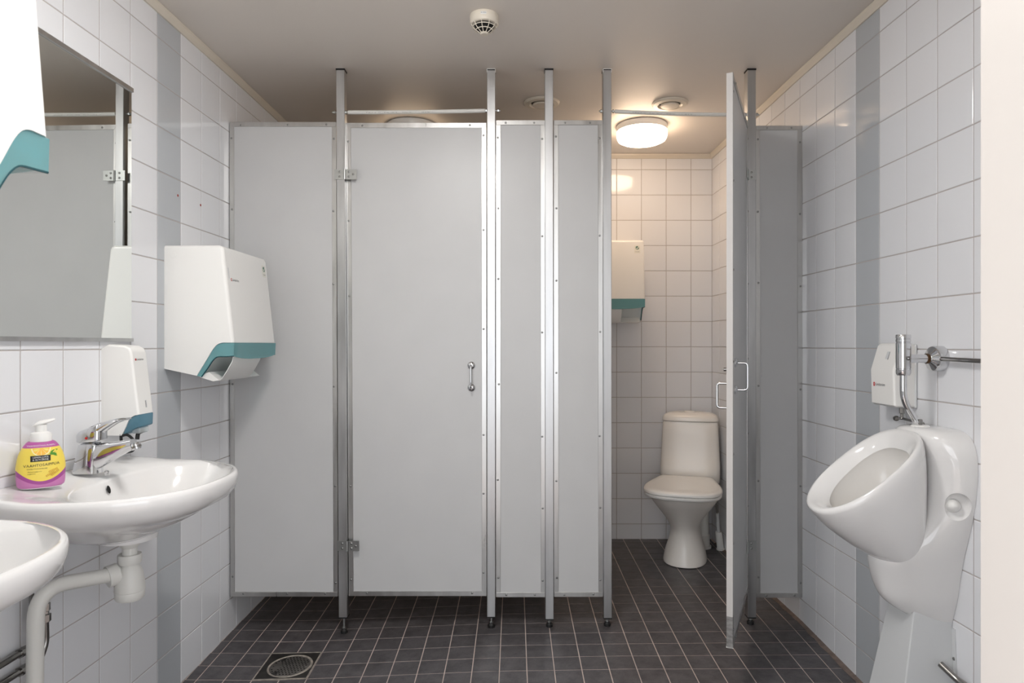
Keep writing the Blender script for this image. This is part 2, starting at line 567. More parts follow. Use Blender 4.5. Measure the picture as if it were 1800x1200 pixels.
wb = struct(link('wall_back', slab('wall_back', [(-1.3, YB + GB), (1.3, YB + GB), (1.3, YB + .12), (-1.3, YB + .12)], -0.1, 2.36), 'grout_wall', smooth=0))
bus = [u for u in [.611 + .148 * k for k in range(-13, 4)] if XL(YB) + .01 < u < XR(YB) - .01]
bus = [XL(YB)] + bus + [XR(YB)]
tiled_wall(wb, bus, lambda u: (u, YB), -math.pi / 2, lambda u, z: u > 0.3)

# --- front wall with the opening the picture is taken through
OXL, OXR, OZ = -0.64, 0.536, 2.12
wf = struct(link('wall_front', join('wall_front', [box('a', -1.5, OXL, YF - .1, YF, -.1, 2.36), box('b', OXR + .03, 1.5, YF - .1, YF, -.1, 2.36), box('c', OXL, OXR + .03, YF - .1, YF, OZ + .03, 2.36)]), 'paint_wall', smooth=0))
wf.data.materials.append(M['hall_darkened'])
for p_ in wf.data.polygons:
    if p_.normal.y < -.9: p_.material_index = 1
j = join('trim_4', [box('a', OXR, OXR + .03, YF - .14, YF + .004, -.05, OZ, .006), box('b', OXL - .001, OXL + .03, YF - .14, YF + .004, -.05, OZ, .006), box('c', OXL, OXR + .03, YF - .14, YF + .004, OZ, OZ + .03, .006)])
j.transform(Matrix.Identity(4))
struct(link('trim_4', j, 'paint_white'))
# --- cornice trims
def cornice(name, pts2, nrm):
    """trim along a wall: pts2 = two (x,y) ends on wall, nrm = into room"""
    prof = [(0.0, -0.026), (0.006, -0.026), (0.010, -0.020), (0.018, -0.010), (0.020, -0.001), (0.0, -0.001)]
    rings = []
    for (x, y) in pts2:
        z = ceil_z(y)
        rings.append([(x + nrm[0] * a, y + nrm[1] * a, z + b) for a, b in prof])
    return struct(link(name, loft(name, rings), 'cream', smooth=20))
cornice('trim_1', [(XL(YF), YF), (XL(2.8), 2.8), (XL(YB), YB)], (1, 0))
cornice('trim_2', [(XR(YF), YF), (XR(2.8), 2.8), (XR(YB), YB)], (-1, 0))
cornice('trim_3', [(XL(YB), YB), (XR(YB), YB)], (0, -1))
# dark shadow joint filler above tile row is left open as in the room

# ------------------------------------------------------------------ ceiling lamps
def dome_lamp(name, label, x, y, emat, r=0.13, cat='lamp'):
    z = ceil_z(y)
    t = thing(name, label, cat, (x, y, z), group='round opal ceiling lamps')
    link('lamp_base', lathe('lamp_base', [(0.01, 0), (r * .97, 0), (r, -.003), (r, -.030), (r * .985, -.033), (0.01, -.033)], (x, y, z), seg=40), 'plastic_white', t)
    prof = [(r * .985, -.031), (r * 1.0, -.034), (r * 1.0, -.050), (r * .985, -.066), (r * .93, -.078), (r * .8, -.086), (r * .55, -.091), (r * .25, -.093), (0.001, -.0935)]
    link('lamp_shade', lathe('lamp_shade', prof, (x, y, z), seg=40), emat, t, smooth=50)
    return t
dome_lamp('ceiling_lamp', 'lit round opal ceiling lamp above the toilet in the open stall', 0.664, 3.48, 'lamp_warm')
dome_lamp('ceiling_lamp', 'round ceiling lamp behind the top edge of the closed stall door', -0.533, 3.48, 'lamp_dim')
dome_lamp('ceiling_lamp', 'round washroom ceiling lamp in front of the stalls', -0.27, 1.36, 'lamp_room', 0.16)

# ceiling vents
def vent(label, x, y):
    z = ceil_z(y)
    t = thing('ceiling_vent', label, 'vent', (x, y, z), group='round ceiling vents')
    link('vent_ring', lathe('vent_ring', [(.050, .0), (.052, -.006), (.058, -.012), (.078, -.010), (.084, -.004), (.084, 0)], (x, y, z), seg=40), 'plastic_cream', t)
    link('vent_throat', lathe('vent_throat', [(.051, -.0008), (.0, -.0006)], (x, y, z), seg=32), 'grey_inner', t)
    link('vent_disc', lathe('vent_disc', [(.01, -.004), (.041, -.006), (.044, -.012), (.040, -.017), (.0, -.019)], (x, y, z), seg=36), 'plastic_cream', t)
vent('round cream ceiling vent partly behind the middle aluminium post', 0.130, 3.16)
vent('round cream ceiling vent above the open stall, right of its lamp', 0.738, 3.17)

# smoke detector
def detector():
    x, y = -0.105, 2.335; z = ceil_z(y)
    t = thing('smoke_detector', 'cream smoke detector with slotted cage on the ceiling', 'smoke detector', (x, y, z))
    link('detector_base', lathe('detector_base', [(.01, 0), (.049, 0), (.0505, -.004), (.0505, -.026), (.049, -.031), (.045, -.034), (.01, -.034)], (x, y, z), seg=40), 'plastic_cream', t)
    link('detector_chamber', lathe('detector_chamber', [(.036, -.033), (.030, -.045), (.018, -.056), (.0, -.057)], (x, y, z), seg=28), 'dark', t)
    for k in range(10):
        a = 2 * math.pi * k / 10 + 0.15
        c, s = math.cos(a), math.sin(a)
        link('cage_rib', tube('cage_rib', [(x + c * .0455, y + s * .0455, z - .032), (x + c * .036, y + s * .036, z - .047), (x + c * .012, y + s * .012, z - .062)], 0.0015, 6), 'plastic_cream', t)
    for (r, h) in ((.040, -.041), (.029, -.051)):
        pts = [(x + r * math.cos(q), y + r * math.sin(q), z + h) for q in np.linspace(0, 2 * math.pi, 33)]
        link('cage_ring', tube('cage_ring', pts, 0.0017, 6), 'plastic_cream', t)
    link('cage_tip', lathe('cage_tip', [(.002, -.058), (.0145, -.060), (.015, -.0635), (.012, -.066), (0, -.0665)], (x, y, z), seg=24), 'plastic_cream', t)
    nt_ = link('number_tag', box('number_tag', x - .010, x + .010, y - .0515, y - .0500, z - .018, z - .009), 'print_white', t, smooth=0)
    me = text_mesh('tag_print', '01/052', .0065, align='CENTER')
    link('tag_print', place(me, (x, y - .0519, z - .0135), (1, 0, 0), (0, 0, 1)), 'print_dark', nt_, smooth=0)
detector()

# ------------------------------------------------------------------ toilet stalls
PX = lambda x, Y=YP: (x - VX) * Y / F
PZ = lambda y, Y=YP: CZ - (y - VY) * Y / F

def make_post(label, xt, xb, ybot, cap='black', hw=0.0174):
    y0, y1 = 2.780, 2.820
    top, bot = PX(xt, y0), PX(xb, y0)
    zc = ceil_z(2.8)
    zb = PZ(ybot, y0)
    zf = fz(bot, 2.8)
    t = thing('stall_post', label, 'post', (bot, 2.8, zf), group='aluminium posts of the stall front')
    link('tube', hexa('tube', bot - hw, bot + hw, top - hw, top + hw, y0, y1, zb + .004, zc - .006, .0016), 'alu', t)
    link('top_cap', hexa('top_cap', top - hw - .001, top + hw + .001, top - hw - .001, top + hw + .001, y0 - .001, y1 + .001, zc - .0065, zc), 'black', t, smooth=0)
    if cap == 'white':
        for s in (-1, 1):
            link('sealant', box('sealant', top + s * hw - .0015, top + s * hw + .0015, y0 - .002, y0 + .012, zc - .016, zc - .001, .001), 'plastic_white', t)
        link('sealant', box('sealant', top - hw, top + hw, y0 - .003, y0 + .004, zc - .0035, zc - .0005, .001), 'plastic_white', t)
    link('end_cap', hexa('end_cap', bot - hw, bot + hw, bot - hw, bot + hw, y0, y1, zb, zb + .005), 'black', t, smooth=0)
    c = (bot, 2.8, 0)
    link('foot_rod', lathe('foot_rod', [(.0045, zb), (.0045, zf + .012)], c, seg=10), 'steel', t)
    link('foot_nut', lathe('foot_nut', [(.001, zf + .024), (.008, zf + .024), (.008, zf + .017), (.001, zf + .017)], c, seg=6), 'steel', t, smooth=20)
    link('foot_pad', lathe('foot_pad', [(.001, zf + .018), (.009, zf + .018), (.0115, zf + .012), (.0145, zf + .010), (.0145, zf + .001), (.012, zf - .001), (.001, zf - .001)], c, seg=20), 'black', t)
    return t
make_post('aluminium post carrying the hinges of the closed stall door', 598, 602.8, 1087)
make_post('aluminium post right of the closed door, at its handle side', 863.4, 863.4, 1086, 'white')
make_post('aluminium post between the two narrow grey panels', 965, 966, 1090)
make_post('aluminium post at the left side of the open stall doorway', 1067.5, 1068.5, 1088, 'white', .0172)
make_post('aluminium post behind the open stall door, carrying its hinges', 1321.5, 1322, 1087)

def panel(label, lt, lb, rt, rb, ytop, ybot, lw, rw, tw, bw, scr, mitre=False, name='stall_partition', cat='panel', group='grey stall partition panels', ydep=YP):
    """pixel edges: left top/bottom, right top/bottom"""
    z1, z0 = PZ(ytop, ydep), PZ(ybot, ydep)
    a0, a1, b0, b1 = PX(lb, ydep), PX(lt, ydep), PX(rb, ydep), PX(rt, ydep)
    s = ydep / F
    lw, rw, tw, bw = lw * s, rw * s, tw * s, bw * s
    t = thing(name, label, cat, ((a0 + b0) / 2, ydep, z0), group=group)
    link('board', hexa('board', a0 + .002, b0 - .002, a1 + .002, b1 - .002, ydep + .0025, ydep + .0195, z0 + .002, z1 - .002), 'panel', t, smooth=0)
    y0, y1 = ydep, ydep + .022
    link('edge_strip', hexa('edge_strip', a0, a0 + lw, a1, a1 + lw, y0, y1, z0, z1, .0008), 'alu_strip', t)
    link('edge_strip', hexa('edge_strip', b0 - rw, b0, b1 - rw, b1, y0, y1, z0, z1, .0008), 'alu_strip', t)
    e = 0.0 if mitre else .0006
    off = .0 if mitre else 1.0
    def strip(za, zb, top):
        xa, xb = (a1, b1) if top else (a0, b0)
        if mitre:
            zi = za if top else zb; zo = zb if top else za
            pts = [(xa, zo), (xb, zo), (xb - rw, zi), (xa + lw, zi)]
            return prism('edge_strip', pts, 'y', y0 - .0009, y1 + .0009)
        return box('edge_strip', xa + lw * .1, xb - rw * .1, y0 - .0009, y1 + .0009, za, zb, .0008)
    link('edge_strip', strip(z1 - tw, z1 + e, True), 'alu_strip', t)
    link('edge_strip', strip(z0 - e, z0 + bw, False), 'alu_strip', t)
    for (x, y) in scr:
        screw(t, (PX(x, ydep), ydep - .0008, PZ(y, ydep)))
    return t

panel('wide grey partition panel between the left wall and the closed stall door', 403.5, 404.5, 591, 594, 214.5, 1048, 8, 8, 8, 8,
      [(424, 220), (506, 219.5), (574, 219), (587, 244), (586, 371), (586, 499), (587, 679), (589, 854), (590, 1024), (407, 243), (408, 368), (409, 675), (409, 1013), (428, 1043), (505, 1043), (572, 1043)])
panel('narrow grey partition panel next to the closed door', 871.5, 871.5, 959, 960, 211.5, 1049, 8.5, 9, 8, 8,
      [(889, 216), (939, 216), (875, 242), (876, 366), (876, 490), (877, 675), (875, 843), (876, 1015), (953, 244), (953, 415), (953, 584), (953, 767), (954, 893), (954, 1020), (890, 1045), (940, 1045)])
panel('narrow grey partition panel next to the open stall doorway', 973, 973.5, 1059, 1060, 211.5, 1048.5, 8.5, 8, 8, 8,
      [(993, 216), (1037, 216), (977, 240), (978, 366), (978, 493), (978, 655), (978, 845), (979, 1015), (1054, 243), (1054, 414), (1055, 583), (1054, 766), (1055, 892), (1055, 1019), (992, 1045), (1043, 1044)])
panel('narrow shaded grey partition panel against the right wall', 1328, 1329, 1410.5, 1411, 221, 1050, 8, 8.5, 7.5, 8,
      [(1348, 225), (1391, 225), (1332, 245), (1332, 372), (1333, 497), (1333, 678), (1333, 845), (1333, 1014), (1406, 250), (1406, 376), (1407, 503), (1407, 684), (1407, 854), (1407, 1024), (1347, 1046), (1396, 1046)])
# divider between the stalls
t = thing('stall_divider', 'grey divider panel between the two stalls, behind the middle post', 'panel', (.15, 3.4, .13))
link('board', box('board', .142, .160, 2.84, 3.97, .13, 2.08), 'panel', t, smooth=0)
link('edge_strip', box('edge_strip', .139, .163, 2.83, 3.98, 2.065, 2.085, .001), 'alu_strip', t)
link('edge_strip', box('edge_strip', .139, .163, 2.83, 3.98, .125, .145, .001), 'alu_strip', t)
link('edge_strip', box('edge_strip', .139, .163, 3.965, YB, .125, 2.085, .001), 'alu_strip', t)

def hinge(parent, place_pt, up=0.021):
    """hinge at the post/door joint, flat plates facing the room (world space)"""
    x, y, z = place_pt
    h = thing_part = None
    pl = link('hinge', join('hinge', [box('a', x - .043, x - .004, y - .0025, y, z - up, z + up), box('b', x + .006, x + .050, y - .0025, y, z - up, z + up)]), 'steel', parent, smooth=0)
    link('hinge_pin', lathe('hinge_pin', [(.0045, z - up), (.0045, z + up)], (x + .001, y - .003, 0), seg=10), 'steel', pl)
    for dx, dz in ((-.020, .010), (-.020, -.010), (.018, .010), (.018, -.010), (.036, 0)):
        s = screw(pl, (x + dx, y - .0025, z + dz), 0, 1.05)
        s.matrix_parent_inverse = Matrix.Identity(4) @ pl.matrix_parent_inverse.inverted() if False else parent.matrix_basis.inverted() @ Matrix.Identity(4)
        s.matrix_parent_inverse = (parent.matrix_basis @ pl.matrix_parent_inverse).inverted()
    return pl

def bar_handle(parent, c, nrm, up_len=0.093, out=0.042, rr=0.0045, ros=0.0155, name='pull_handle'):
    """c: centre on the surface; nrm: outwards"""
    c = Vector(c); n = Vector(nrm).normalized(); u = Vector((0, 0, 1))
    a = c + u * up_len / 2; b = c - u * up_len / 2
    hd = link(name, tube(name, [a, a + n * out, b + n * out, b], rr, 12, r=.012), 'chrome', parent)
    for q in (a, b):
        ro = lathe('rosette', [(.001, .0), (ros, 0), (ros, .003), (ros * .75, .007), (rr * 1.3, .009), (.001, .009)], q, n, 24)
        o = link('rosette', ro, 'chrome', hd, world_space=False)
    return hd

d1 = panel('closed grey stall door with aluminium edges and a chrome pull handle', 608, 613, 855, 855.5, 216, 1047, 8.5, 8.5, 8.5, 8,
           [(637, 221), (826, 220), (612, 249), (613, 388), (614, 520), (616, 854), (617, 1018), (850, 238), (850, 404), (850, 578), (850, 764), (850, 867), (850, 1006), (645, 1042), (830, 1042)],
           mitre=True, name='stall_door', cat='door', group='stall doors')
hinge(d1, (PX(608), 2.7795, PZ(306.5, 2.78)))
hinge(d1, (PX(612.5), 2.7795, PZ(959, 2.78)))
bar_handle(d1, (PX(828.5), 2.802, PZ(661.5)), (0, -1, 0))

# open door: local frame, x from the hinge to the free edge, outside face at -y
def open_door():
    hx, hy = 0.962, 2.782
    fx_, fy_ = 0.723, 2.244
    L = math.hypot(hx - fx_, hy - fy_)
    ang = math.atan2(fy_ - hy, fx_ - hx)
    z0, z1 = 0.161, 2.092
    t = thing('stall_door', 'open grey stall door seen edge-on in front of the toilet stall', 'door', (hx, hy, z0), ang, group='stall doors', local=True)
    H = z1 - z0
    # outside face is local +y
    link('board', box('board', .004, L - .003, -.008, .008, .003, H - .003), 'panel', t, smooth=0)
    w = .020
    link('edge_strip', box('edge_strip', L - w, L, -.0105, .0105, .105, H, .0008), 'paint_edge', t)
    link('worn_edge', box('worn_edge', L - w, L, -.0105, .0105, 0, .105, .0008), 'worn', t)
    link('edge_strip', box('edge_strip', 0, w, -.0105, .0105, 0, H, .0008), 'alu_strip', t)
    link('edge_strip', prism('edge_strip', [(0, H), (L, H), (L - w, H - w), (w, H - w)], 'y', -.0112, .0112), 'alu_strip', t)
    link('edge_strip', prism('edge_strip', [(0, 0), (L, 0), (L - w, w), (w, w)], 'y', -.0112, .0112), 'alu_strip', t)
    for z in (.06, .35, .65, .96, 1.27, 1.57, 1.87):
        for x in (w / 2, L - w / 2):
            o = screw(t, (x, .0112, z), math.pi)
    for x in (.08, L - .08):
        for z in (w / 2, H - w / 2):
            screw(t, (x, .0118, z), math.pi)
    # handles: outside (+y) at z of frame y 633..690 ; inside lower
    def zz(y, Y): return PZ(y, Y) - z0
    bar_handle(t, (L - .085, .008, zz(661.5, 2.30)), (0, 1, 0), .093, .042)
    bar_handle(t, (L - .075, -.008, zz(695, 2.32)), (0, -1, 0), .085, .042)
    kn = link('lock_knob', lathe('lock_knob', [(.001, 0), (.011, 0), (.011, .006), (.006, .009), (.006, .018), (.001, .019)], (L - .06, -.008, zz(649, 2.31)), (0, -1, 0), 18), 'dull_chrome', t)
    # hinge leaf on the door; the post leaf below
    for zc in (PZ(307.5, 2.78) - z0, PZ(959, 2.78) - z0):
        hl = link('hinge', box('hinge', .0, .044, .0105, .013, zc - .021, zc + .021), 'steel', t, smooth=0)
        link('hinge_pin', lathe('hinge_pin', [(.0045, zc - .021), (.0045, zc + .021)], (-.003, .011, 0), seg=10), 'steel', hl, world_space=False)
    return t
od = open_door()
for yy in (307.5, 959):
    z = PZ(yy, 2.78); y = 2.7795
    hp = thing('hinge_plate', 'zinc hinge plate on the post of the open door, %s one' % ('upper' if yy < 500 else 'lower'), 'hinge', (PX(1320, 2.78), y, z), group='hinge plates of the open door')
    link('plate', box('plate', PX(1313, 2.78), PX(1329.5, 2.78), y - .0025, y, z - .021, z + .021), 'steel', hp, smooth=0)
    for dz in (.010, -.010):
        screw(hp, (PX(1320.5, 2.78), y - .0025, z + dz), 0, 1.05)

# plastic tubes on the threaded rods between posts
def top_tube(label, xa, xb, ya, yb, sag, Y=2.80):
    A = P(xa, ya, Y); B = P(xb, yb, Y)
    t = thing('stay_tube', label, 'rod', tuple((A + B) / 2), group='white tubes between the posts above the stalls')
    pts = []
    for u in np.linspace(0.02, 0.985, 24):
        p = A.lerp(B, u); p.z -= sag * 4 * u * (1 - u)
        pts.append(p)
    link('plastic_tube', tube('plastic_tube', pts, .0085, 10), 'plastic_pipe', t)
    link('threaded_rod', tube('threaded_rod', [A - Vector((.055, 0, 0)), A, pts[0] + Vector((.01, 0, 0))], .0035, 8), 'steel', t)
    link('threaded_rod', tube('threaded_rod', [pts[-1] - Vector((.01, 0, 0)), B, B + Vector((.055, 0, 0))], .0035, 8), 'steel', t)
    for q in (A + Vector((.004, 0, 0)), A - Vector((.046, 0, 0)), B - Vector((.004, 0, 0)), B + Vector((.046, 0, 0))):
        link('nut', lathe('nut', [(.001, -.003), (.0075, -.003), (.0075, .003), (.001, .003)], q, (1, 0, 0), 6), 'steel', t, smooth=20)
    # rows of tiny print along the tube
    me = text_mesh('tube_print', '- 16x2.0  PE-RT  20/6  - - 016 -', .0055)
    w = max(v.co.x for v in me.vertices)
    for v in me.vertices:
        u = 0.12 + 0.5 * v.co.x / w
        p = A.lerp(B, u); p.z -= sag * 4 * u * (1 - u)
        v.co = Vector((p.x, p.y - .0088, p.z - .004 + v.co.y * .5))
    link('tube_print', me, 'grey_inner', t, smooth=0)
top_tube('white plastic tube above the closed stall door', 607, 856.5, 197.5, 194.5, .002)
top_tube('white plastic tube above the open stall doorway', 1076, 1311, 195.5, 201.5, .004)

# ------------------------------------------------------------------ floor drain
def drain():
    xa, xb, ya, yb = -0.957, -0.760, 2.444, 2.636
    xm, ym = (xa + xb) / 2, (ya + yb) / 2
    cx, cy = xm + .008, ym - .004
    z = fz(xm, ym)
    t = thing('floor_drain', 'square dark floor drain with a round perforated grate', 'drain', (xm, ym, z))
    def lay(me):
        for v in me.vertices: v.co.z += fz(v.co.x, v.co.y)
        return me
    link('drain_plate', lay(box('drain_plate', xa, xb, ya, yb, -.006, .0004)), 'drain', t, smooth=0)
    link('drain_ring', lay(lathe('drain_ring', [(.074, .0002), (.076, .0032), (.082, .0034), (.084, .0002)], (cx, cy, 0), seg=40)), 'drain_rim', t)
    w = .0025
    for (x0, x1, y0, y1) in ((xa - w, xb + w, ya - w, ya + w), (xa - w, xa + w, ya, yb), (xb - w, xb + w, ya, yb), (xa - w, xb + w, yb - w, yb + w)):
        link('drain_border', lay(box('drain_border', x0, x1, y0, y1, -.004, .0012)), 'drain_rim', t, smooth=0)
    link('grate', lay(lathe('grate', [(.0745, .0012), (.073, .0022), (0, .0022)], (cx, cy, 0), seg=40)), 'grate', t)
    hole = disc('grate_hole', .0042, 8); hole.materials.append(M['dark'])
    for i in range(-5, 6):
        for jx in range(-6, 7):
            x = jx * .0122 + (i % 2) * .0061; y = i * .0122
            if math.hypot(x, y) < .066:
                o = bpy.data.objects.new('grate_hole', hole); COL.objects.link(o); o.parent = t
                o.location = (cx + x, cy + y, fz(cx + x, cy + y) + .0026)
                o.matrix_parent_inverse = t.matrix_basis.inverted()
drain()

# ------------------------------------------------------------------ mirror and holes in the wall
def mirror():
    y0, y1 = 0.98, 2.103; z0, z1 = 1.196, 1.976
    t = thing('wall_mirror', 'large frameless mirror with aluminium rails above the sinks', 'mirror', (XL(1.54), 1.54, z0))
    def sl(name, d0, d1, za, zb, ya=y0, yb=y1):
        pts = [(XL(ya) + d0, ya), (XL(yb) + d0, yb), (XL(yb) + d1, yb), (XL(ya) + d1, ya)]
        return prism(name, pts, 'z', za, zb)
    link('mirror_glass', sl('mirror_glass', .0015, .0065, z0, z1), 'mirror', t, smooth=0)
    link('mirror_rail', sl('mirror_rail', .0005, .011, z0 - .008, z0 + .003, y0, y1 + .004), 'alu', t, smooth=0)
    link('mirror_rail', sl('mirror_rail', .0005, .011, z1 - .003, z1 + .010, y0, y1 + .004), 'alu', t, smooth=0)
mirror()
for (x, y, lab) in ((312.5, 343.5, 'small red plug in the wall on the grey tile column'), (352.5, 360.5, 'small red plug in the wall right of the grey tile column')):
    Y = 1477.0 / (930 - x)
    o = link('wall_plug', lathe('wall_plug', [(.0045, -.002), (.0045, .0012), (.002, .0016), (.0018, -.001), (0, -.001)], (XL(Y), Y, PZ(y, Y)), (1, 0, 0), 10), 'red_plug')
    tag(o, lab, 'wall plug', 'red wall plugs')

# ------------------------------------------------------------------ towel dispensers
def towel_dispenser(label, loc, rotz, sheet=True):
    """local: x along the wall (0..W), y outwards, z up from the lowest point"""
    W = 0.38
    t = thing('towel_dispenser', label, 'dispenser', loc, rotz, group='white paper towel dispensers', local=True)
    curve = [(.241, .114)] + [tuple(q) for q in smooth_keys([(.215, .114), (.200, .1135), (.187, .109), (.176, .0995), (.164, .083), (.146, .053), (.113, .0)], 19)]
    cover = [(0, .024), (0, .450), (.186, .450), (.199, .446), (.205, .436)] + curve
    me = prism('cover', cover, 'x', 0, W)
    bm = bmesh.new(); bm.from_mesh(me)
    es = []
    for e in bm.edges:
        a, b = e.verts
        if abs(a.co.x - b.co.x) < 1e-6 and min(a.co.y, b.co.y) > .0 and min(a.co.z, b.co.z) > .10 and (max(a.co.z, b.co.z) - min(a.co.z, b.co.z) > .2 or a.co.z > .44):
            es.append(e)
        elif abs(a.co.x - b.co.x) < 1e-6 and abs(a.co.z - .45) < 1e-6 and abs(b.co.z - .45) < 1e-6:
            es.append(e)
    bmesh.ops.bevel(bm, geom=es, offset=.012, segments=3, profile=.5, affect='EDGES')
    bm.to_mesh(me); bm.free()
    wnormals(link('cover', me, 'plastic_white', t, smooth=50))
    # teal window: curved band under the cover on both sides and across the front
    up = [(a + (.002 if k == 0 else 0), b - .001) for k, (a, b) in enumerate(curve)]
    def fine(pts): return [pts[0]] + [tuple(q) for q in smooth_keys(pts[1:], len(up) - 1)]
    lo = fine([(.241, .068), (.215, .066), (.190, .066), (.178, .062), (.166, .050), (.150, .026), (.128, -.004)])
    if not sheet:
        lo = fine([(.241, .062), (.215, .060), (.190, .058), (.176, .053), (.160, .038), (.142, .012), (.128, -.010)])
    for x0, x1 in ((.002, .005), (W - .005, W - .002)):
        n = len(up)
        v = []; f = []
        for xx in (x0, x1):
            v += [(xx, a, b) for a, b in up] + [(xx, a, b) for a, b in lo]
        for k in range(n - 1):
            f.append((k, k + 1, n + k + 1, n + k)); f.append((2 * n + k, 3 * n + k, 3 * n + k + 1, 2 * n + k + 1))
            f.append((n + k, n + k + 1, 3 * n + k + 1, 3 * n + k)); f.append((k, 2 * n + k, 2 * n + k + 1, k + 1))
        f += [(0, n, 3 * n, 2 * n), (n - 1, 3 * n - 1, 4 * n - 1, 2 * n - 1)]
        link('window_side', mesh('window_side', v, f), 'teal', t, smooth=40)
        xm = (x0 + x1) / 2
        link('window_edge', tube('window_edge', [(xm, a, b) for a, b in lo], .0022, 6), 'teal_dark', t)
    # front window, lower edge sagging in the middle
    v = []; f = []; K = 13
    for yy in (.243, .240):
        for k in range(K):
            x = .002 + (W - .004) * k / (K - 1)
            s = .012 * (1 - abs(2 * k / (K - 1) - 1) ** 3)
            v += [(x, yy, .113), (x, yy - .002, .068 - s)]
    for k in range(K - 1):
        f.append((2 * k, 2 * k + 1, 2 * k + 3, 2 * k + 2))
        q = 2 * K
        f.append((q + 2 * k, q + 2 * k + 2, q + 2 * k + 3, q + 2 * k + 1))
        f.append((2 * k + 1, q + 2 * k + 1, q + 2 * k + 3, 2 * k + 3))
    link('window_front', mesh('window_front', v, f), 'teal', t, smooth=40)
    # inside: back plate, roll, knobs
    link('inner_tray', prism('inner_tray', [(.02, .022), (.02, .10), (.17, .10), (.155, .075), (.12, .022)], 'x', .012, W - .012), 'grey_inner', t, smooth=0)
    link('towel_roll', lathe('towel_roll', [(.001, .009), (.030, .009), (.030, W - .009), (.001, W - .009)], (0, .198, .109), (1, 0, 0), 20), 'teal_part', t)
    for xx in (.008, W - .014):
        link('roll_knob', lathe('roll_knob', [(.001, 0), (.013, 0), (.013, .006), (.001, .006)], (xx, .222, .082), (1, 0, 0), 14), 'teal_part', t)
    link('inner_label', box('inner_label', W - .13, W - .06, .11, .116, .004, .026), 'plastic_white', t, smooth=0)
    # towel sheet folding back under the window
    v = []; f = []
    prof = [(.236, .070), (.232, .050), (.214, .018), (.196, -.010), (.185, -.018)]
    for (a, b) in prof:
        v += [(W - .014, a, b), (W - .25, a, b)]
    for k in range(len(prof) - 1):
        f.append((2 * k, 2 * k + 1, 2 * k + 3, 2 * k + 2))
    b0 = len(v)
    for (a, b) in prof:
        v += [(W - .014, a - .003, b - .001), (W - .25, a - .003, b - .001)]
    for k in range(len(prof) - 1):
        f.append((b0 + 2 * k, b0 + 2 * k + 2, b0 + 2 * k + 3, b0 + 2 * k + 1))
    m_ = b0
    f.append((2 * len(prof) - 2, 2 * len(prof) - 1, b0 + 2 * len(prof) - 1, b0 + 2 * len(prof) - 2))
    for k in range(len(prof) - 1):
        f.append((2 * k, 2 * k + 2, b0 + 2 * k + 2, b0 + 2 * k)); f.append((2 * k + 1, b0 + 2 * k + 1, b0 + 2 * k + 3, 2 * k + 3))
    if not sheet:
        rr_ = [[(x, a, b - .001) for a, b in lo] for x in (.004, W - .004)]
        link('window_underside', loft('window_underside', rr_, False, False, False), 'clear', t, smooth=40)
    else:
        link('paper_sheet', mesh('paper_sheet', v, f), 'paper', t, smooth=50)
        link('bottom_plate', prism('bottom_plate', [(.112, .0), (.150, .012), (.185, -.016), (.165, -.020), (.120, -.006)], 'x', .02, W - .012), 'plastic_white', t, smooth=0)
    # marks on the front (leaning) face
    fd = Vector((0, .205 - .241, .436 - .114)).normalized()
    nrm = Vector((-1, 0, 0)).cross(fd)
    def front(x, z, lift=.0006):
        y = .241 + (.205 - .241) * (z - .114) / (.436 - .114)
        return Vector((x, y, z)) + nrm * lift
    if nrm.y < 0: nrm = -nrm
    def put(me, x, z, lift, name, m, par=None):
        return link(name, place(me, front(x, z, lift), (-1, 0, 0), fd), m, par or t, smooth=0)
    put(disc('logo_mark', .0055, 14), W - .038, .334, .0006, 'logo_mark', 'print_red')
    put(disc('logo_gap', .0036, 4), W - .038, .334, .0010, 'logo_gap', 'print_white')
    put(text_mesh('logo_print', 'Lindström', .0125), W - .046, .334, .0006, 'logo_print', 'print_dark')
    st = bmesh.new()
    stm = mesh('sticker', [(-.017, -.023, 0), (.017, -.023, 0), (.017, .023, 0), (-.017, .023, 0)], [(0, 1, 2, 3)])
    so = put(stm, .040, .395, .0006, 'sticker', 'sticker')
    put(disc('eco_mark', .0105, 18), .040, .403, .0010, 'eco_mark', 'print_green', so)
    sw = mesh('eco_swoosh', [(-.009, .003, 0), (-.002, -.004, 0), (.006, .008, 0), (.009, .005, 0), (-.001, -.009, 0), (-.010, 0, 0)], [(0, 1, 4, 5), (1, 2, 3, 4)])
    put(sw, .040, .403, .0014, 'eco_swoosh', 'sticker', so)
    put(text_mesh('eco_print', 'ECOLABEL', .005, align='CENTER'), .040, .381, .0010, 'eco_print', 'print_dark', so)
    st.free()
    slot = mesh('latch_slot', [(-.0025, -.019, 0), (.0025, -.019, 0), (.0035, .017, 0), (.0045, .019, 0), (-.0045, .019, 0), (-.0035, .017, 0)], [(0, 1, 2, 3, 4, 5)])
    put(slot, W - .022, .355, .0004, 'latch_slot', 'plastic_grey')
    for xx, s in ((0, -1), (W, 1)):
        link('lock_button', lathe('lock_button', [(.001, 0), (.011, 0), (.0105, .0012), (.001, .0016)], (xx, .030, .415), (s, 0, 0), 20), 'plastic_white', t)
    return t
towel_dispenser('white paper towel dispenser on the left wall beside the stall panel', (XL(2.683), 2.683, 1.072), -math.pi / 2 - math.atan(SK))
towel_dispenser('white paper towel dispenser on the back wall inside the open stall', (0.735, YB - .001, 1.322), math.pi)
towel_dispenser('white paper towel dispenser cut off at the top left corner, nearest of the three', (-0.703 - .38, YF + .001, 1.378), 0.0, sheet=False)

